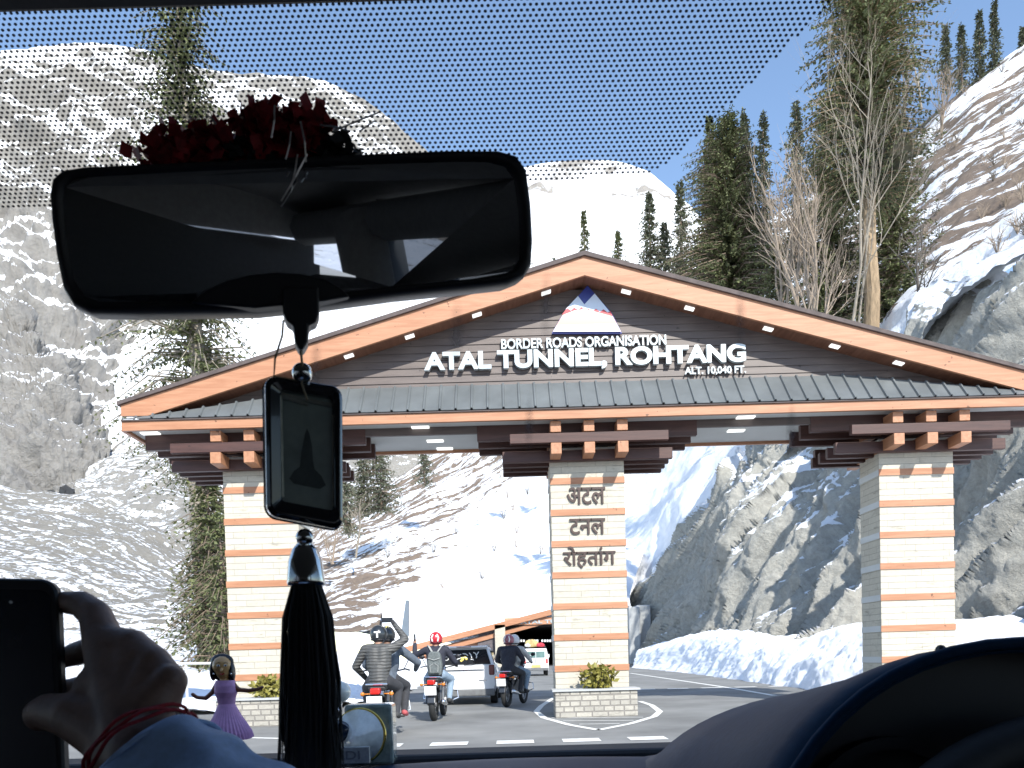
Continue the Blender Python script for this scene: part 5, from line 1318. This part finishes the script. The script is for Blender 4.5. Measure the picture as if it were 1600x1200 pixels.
M['hand'] = mat('hand_skin', (0.25, 0.155, 0.12), .5, var=.22, scale=95, bmp=.0011, detail=8)
pe = empty('person', P(300, 1300, .34), 'hand in a blue sleeve with red wrist threads, holding up the dark smartphone', 'person')
h = lambda px, py, Y: P(px, py, Y)
k = .38 / F
wr = h(205, 1150, .362); wr2 = h(232, 1178, .358)
mc = [h(163, 1006, .392), h(206, 1012, .388), h(240, 1038, .380), h(266, 1064, .372)]
caps = []
# forearm and wrist
caps += [(h(420, 1420, .315), 78 * k, wr2, 62 * k, 0), (h(190, 1180, .365), 52 * k, wr2, 52 * k, 0)]
for m_, r0 in zip(mc, (34, 31, 30, 27)):
    caps.append((wr, 48 * k, m_, r0 * k, 0))
caps.append((mc[0], 33 * k, mc[2], 30 * k, 0)); caps.append((h(160, 1080, .382), 44 * k, h(225, 1100, .375), 44 * k, 0))
caps.append((h(150, 1120, .378), 42 * k, h(215, 1130, .370), 50 * k, 0))
# index finger hooked over the phone's edge
caps += [(mc[0], 33 * k, h(150, 962, .402), 27 * k, 0), (h(150, 962, .402), 27 * k, h(128, 944, .408), 23.5 * k, 0), (h(128, 944, .408), 23 * k, h(102, 941, .411), 19.5 * k, 0)]
# middle finger behind, tip on the edge
caps += [(mc[1], 31 * k, h(160, 1010, .412), 24 * k, 0), (h(160, 1010, .412), 24 * k, h(118, 1022, .418), 21 * k, 0), (h(118, 1022, .418), 21 * k, h(98, 1030, .417), 17 * k, 0)]
# ring and little fingers behind the phone
caps += [(mc[2], 29 * k, h(180, 1060, .418), 23 * k, 0), (h(180, 1060, .418), 23 * k, h(120, 1075, .424), 20 * k, 0), (h(120, 1075, .424), 20 * k, h(84, 1078, .424), 16 * k, 0)]
caps += [(mc[3], 26 * k, h(190, 1100, .410), 20 * k, 0), (h(190, 1100, .410), 20 * k, h(130, 1118, .420), 18 * k, 0), (h(130, 1118, .420), 18 * k, h(96, 1122, .424), 14 * k, 0)]
# thumb laid across the front of the phone
caps += [(h(180, 1150, .368), 50 * k, h(118, 1120, .372), 38 * k, 0), (h(118, 1120, .372), 37 * k, h(78, 1112, .380), 30 * k, 0), (h(78, 1112, .380), 30 * k, h(64, 1117, .383), 27 * k, 0)]
# knuckles
for m_ in mc: caps.append((m_ + Vector((.001, -.0025, .001)), 23 * k, m_ + Vector((.001, -.0025, .001)), 23 * k, 0))
caps += [(mc[0], 32 * k, mc[1], 30 * k, 0), (mc[1], 30 * k, mc[2], 29 * k, 0), (mc[2], 28 * k, mc[3], 26 * k, 0), (h(195, 1060, .384), 38 * k, h(250, 1090, .374), 34 * k, 0)]
capsules_mesh('arm', caps, .0016, [M['hand']], pe, 8)
q = MB(); a = h(58, 1108, .3745); q.ball(a, (.0052, .0012, .0038), 10); q.build('thumb_nail', mat('nail', (.36, .22, .18), .3), pe, smooth=True)
# sleeve
M['sleeve'] = mat('blue_cotton', (0.32, 0.45, 0.70), .85, var=.12, scale=260, bmp=.0003)
q = MB(); c0 = h(243, 1196, .357); c1 = h(460, 1480, .31); d = (c1 - c0).normalized(); a = d.cross(Vector((0, 1, 0))).normalized(); b2_ = d.cross(a)
rings = 30; ns = 44; vs = []
for j in range(rings + 1):
    t = j / rings; r0 = (.0285 + .022 * t ** .8) * (1 + .03 * sin(t * 20))
    if j == 0: r0 *= .93
    for i in range(ns):
        th = 2 * pi * i / ns
        f = 1 + .16 * noise.noise(Vector((cos(th) * 1.6 + 5, sin(th) * 1.6, t * 7))) + .06 * sin(th * 3 + t * 9) * min(1, t * 5)
        vs.append(c0 + d * ((c1 - c0).length * t) + (a * cos(th) + b2_ * sin(th)) * r0 * f)
q.add(vs, [(j * ns + i, j * ns + (i + 1) % ns, (j + 1) * ns + (i + 1) % ns, (j + 1) * ns + i) for j in range(rings) for i in range(ns)])
o = q.build('sleeve', M['sleeve'], pe, smooth=True); s_ = o.modifiers.new('s', 'SOLIDIFY'); s_.thickness = .0014; s_.offset = 1
o.modifiers.new('sub', 'SUBSURF').render_levels = 1
q = MB(); q.tube([c0 + d * .006 + (a * cos(2 * pi * i / 40) + b2_ * sin(2 * pi * i / 40)) * .0315 for i in range(41)], .0012, 6, cap=False); q.build('cuff_hem', M['sleeve'], pe, smooth=True)
M['red_thread'] = mat('red_thread', (0.33, 0.02, 0.03), .8, var=.3, scale=300)
for off, rad in ((-.010, .0262), (-.0125, .0258), (-.007, .0265)):
    cw = c0 + d * off; q = MB()
    q.tube([cw + (a * cos(2 * pi * i / 48) + b2_ * sin(2 * pi * i / 48)) * rad * (1 + .04 * sin(i * .8 + off * 900)) for i in range(49)], .0009, 5, cap=False); q.build('wrist_thread', M['red_thread'], pe)

# doll on the dashboard
DY = .90; dk = DY / F
dl = empty('dancing_doll', P(350, 1207, DY), 'small dark haired doll in lilac dress with arms spread standing on the dashboard', 'doll')
d_ = lambda px, py, y=0: P(px, py, DY + y)
M['doll_skin_lit'] = mat('doll_skin_lit', (0.60, 0.34, 0.13), .28, var=.05)  # golden light on the face is put into this skin colour
M['doll_skin_lit2'] = mat('doll_arm', (0.22, 0.085, 0.05), .35, var=.05)
M['lilac'] = mat('lilac_tulle', (0.62, 0.32, 0.56), .6, var=.12, scale=200)
M['hair'] = mat('doll_hair', (0.012, 0.011, 0.012), .25, var=.2, scale=200)
caps = [(d_(347, 1040), 15 * dk, d_(349, 1051), 11 * dk, 0), (d_(350, 1055), 5 * dk, d_(351, 1066), 5 * dk, 0), (d_(352, 1072), 12 * dk, d_(352, 1082), 14 * dk, 0), (d_(352, 1082), 13 * dk, d_(354, 1100), 9 * dk, 0), (d_(354, 1100), 10 * dk, d_(355, 1125), 14 * dk, 0),
        (d_(340, 1068), 4.5 * dk, d_(334, 1078), 4 * dk, 1), (d_(334, 1080), 4 * dk, d_(322, 1091), 3.6 * dk, 1), (d_(322, 1091), 3.6 * dk, d_(308, 1090), 3 * dk, 1), (d_(308, 1090), 3.2 * dk, d_(301, 1085), 3.2 * dk, 1),
        (d_(364, 1068), 4.5 * dk, d_(372, 1078), 4 * dk, 1), (d_(372, 1078), 4 * dk, d_(390, 1079), 3.6 * dk, 1), (d_(390, 1079), 3.6 * dk, d_(402, 1077), 3.2 * dk, 1), (d_(402, 1077), 3.2 * dk, d_(410, 1074), 3 * dk, 1),
        (d_(348, 1120), 8 * dk, d_(348, 1202), 5 * dk, 1), (d_(361, 1120), 8 * dk, d_(361, 1202), 5 * dk, 1), (d_(346, 1046, -.012), 2.0 * dk, d_(346, 1049, -.012), 2.2 * dk, 0)]
capsules_mesh('body', caps, .0013, [M['doll_skin_lit'], M['doll_skin_lit2']], dl, 2)
q = MB()
for cx, cy, rx, ry, y in ((347, 1034, 18.5, 13, .004), (333, 1049, 5, 15, .003), (362, 1050, 5.5, 17, .003), (348, 1046, 18, 20, .009)): q.ball(d_(cx, cy, y), (rx * dk, 9 * dk, ry * dk), 14)
q.build('hair', M['hair'], dl, smooth=True)
q = MB()
for cx in (341, 352): q.ball(d_(cx, 1040, -.0115), (2.6 * dk, .9 * dk, 1.8 * dk), 8)
q.build('eye', M['plate_white'], dl, smooth=True)
q = MB()
for cx in (341.5, 352.5): q.ball(d_(cx, 1040, -.0124), (1.3 * dk, .5 * dk, 1.4 * dk), 8); q.tube([d_(cx - 3.2, 1036.5, -.0115), d_(cx, 1035, -.012), d_(cx + 3, 1036.3, -.0115)], .0003, 4)
q.build('pupil', M['hair'], dl, smooth=True)
q = MB(); q.tube([d_(343, 1052.5, -.0098), d_(346.5, 1054, -.0105), d_(350.5, 1052.3, -.0098)], .0006, 5); q.build('mouth', M['red_lamp'], dl)
q = MB(); ns = 72; prof = [(1063, 14.5), (1072, 17), (1082, 17.5), (1090, 14.5), (1100, 13), (1106, 15.5), (1118, 21), (1132, 29), (1144, 35), (1153, 37)]; vs = []
for y, r0 in prof:
    c = d_(352 + (y - 1064) * .06, y)
    for i in range(ns):
        f = 1 + (.045 * sin(i * pi) if False else (.04 if i % 2 else -.03)) * max(0, (y - 1102) / 50)
        th = 2 * pi * i / ns; vs.append(c + Vector((cos(th) * r0 * dk * f, sin(th) * r0 * dk * f * .9, .0012 * sin(th * 3) * max(0, (y - 1110) / 40))))
q.add(vs, [(j * ns + i, j * ns + (i + 1) % ns, (j + 1) * ns + (i + 1) % ns, (j + 1) * ns + i) for j in range(len(prof) - 1) for i in range(ns)])
o = q.build('dress', M['lilac'], dl, smooth=False)
q = MB(); q.lathe([(24 * dk, -.002), (26 * dk, .003), (22 * dk, .006), (.0, .006)], d_(355, 1207), (0, 0, 1), 24); q.build('base', M['black'], dl)
for cx in (334, 361): q = MB(); q.ball(d_(cx, 1053, -.009), 1.6 * dk, 8); q.build('earring', M['chrome'], dl, smooth=True)

# glass ornament on the dashboard
OY = .95; ok_ = OY / F
og = empty('glass_ornament', P(570, 1194, OY), 'clear glass dashboard ornament with gold rimmed disc, silver ball and engraved metal plate', 'ornament')
g_ = lambda px, py, y=0: P(px, py, OY + y)
M['resin'] = mat('grey_resin', (0.26, 0.31, 0.28), .12, var=.4, scale=60, coat=.8)
M['gold'] = mat('gold_ring', (0.70, 0.50, 0.12), .2, metal=1.0, var=.1)
M['disc'] = mat('pearl_disc', (0.85, 0.84, 0.74), .15, var=.22, scale=70, coat=1)
q = MB(); a, c = g_(541, 1196), g_(613, 1099); q.box((a.x, OY - .005, a.z), (c.x, OY + .03, c.z)); q.build('block', M['resin'], og, bevel=.004)
q = MB(); q.lathe([(.0, -.002), (40 * ok_, -.002), (41 * ok_, .004), (0, .010)], g_(562, 1150, -.011), Vector((-.25, -1, .12)), 40); q.build('disc', M['disc'], og, smooth=True)
q = MB(); q.torus(g_(562, 1150, -.012), 42 * ok_, 2.2 * ok_, Vector((-.25, -1, .12)), 48, 8); q.build('gold_rim', M['gold'], og, smooth=True)
q = MB(); q.ball(g_(531, 1081), 17 * ok_, 20); q.build('ball', M['disc'], og, smooth=True)
q = MB(); q.tube([g_(531, 1098), g_(527, 1125), g_(540, 1160)], [4 * ok_, 6 * ok_, 9 * ok_], 10); q.build('stalk', M['chrome'], og, smooth=True)
q = MB(); q.ball(g_(527, 1143, -.012), (22 * ok_, 8 * ok_, 18 * ok_), 16); q.build('dark_bead', mat('blue_black_bead', (.02, .03, .05), .1, var=.3, coat=1), og, smooth=True)
q = MB(); a, c = g_(512, 1194, -.03), g_(578, 1166, -.03); q.box((a.x, OY - .034, a.z), (c.x, OY - .026, c.z)); pl = q.build('plate', M['steel'] if False else mat('brushed_plate', (.55, .56, .55), .35, metal=.6, var=.15, scale=300), og, bevel=.001)
a, c = g_(528, 1187, -.034), g_(562, 1173, -.034)
text_mesh('plate_lettering', 'EDI', M['letter'] if False else M['steel'], pl, a.x, c.x, a.z, c.z, OY - .0341, .0006, .01)

# faint wipe marks and dusty streaks on the glass, plus one painted glare patch
def smudge_mat():
    m = bpy.data.materials.new('glass_dust_glare'); m.use_nodes = True; nt_ = m.node_tree; b = nt_.nodes['Principled BSDF']
    b.inputs['Base Color'].default_value = (.75, .76, .78, 1); b.inputs['Roughness'].default_value = 1
    tr_ = nt_.nodes.new('ShaderNodeBsdfTransparent'); mx = nt_.nodes.new('ShaderNodeMixShader')
    t = nt_.nodes.new('ShaderNodeTexCoord'); mp_ = nt_.nodes.new('ShaderNodeMapping'); mp_.inputs['Location'].default_value = (-1, -1, 0); mp_.inputs['Scale'].default_value = (2, 2, 0)
    nt_.links.new(t.outputs['UV'], mp_.inputs[0]); ln = nt_.nodes.new('ShaderNodeVectorMath'); ln.operation = 'LENGTH'; nt_.links.new(mp_.outputs[0], ln.inputs[0])
    n_ = noise_node(nt_, coords(nt_, 'Object'), 90, 5, .7)
    f_ = mathn(nt_, 'MULTIPLY', maprange(nt_, ln.outputs['Value'], 1, .1), maprange(nt_, n_, .3, .7, .3, 1)); f_ = mathn(nt_, 'MULTIPLY', f_, .55)
    nt_.links.new(f_, mx.inputs[0]); nt_.links.new(tr_.outputs[0], mx.inputs[1]); nt_.links.new(b.outputs[0], mx.inputs[2]); nt_.links.new(mx.outputs[0], nt_.nodes['Material Output'].inputs[0]); return m
M['dust_glare'] = smudge_mat()
for px, py, w_, h_ in ((852, 478, 12, 62), (712, 522, 14, 60), (1156, 498, 11, 58), (1236, 680, 10, 60), (492, 585, 12, 80), (826, 660, 9, 50), (1400, 230, 130, 110)):  # the last, widest patch imitates soft glare over the right trees
    qs = [on_glass(px - w_, py + h_), on_glass(px + w_, py + h_), on_glass(px + w_ * 1.2, py - h_), on_glass(px - w_ * .8, py - h_)]
    q = MB(); q.add([o0 + e1 * x + e2 * y - nn * -.0008 for x, y in qs], [(0, 1, 2, 3)]); o = q.build('dust_glare_mark', M['dust_glare'], car)
    ul = o.data.uv_layers.new(name='uv')
    for l_ in o.data.loops: ul.data[l_.index].uv = ((0, 0), (1, 0), (1, 1), (0, 1))[l_.vertex_index]
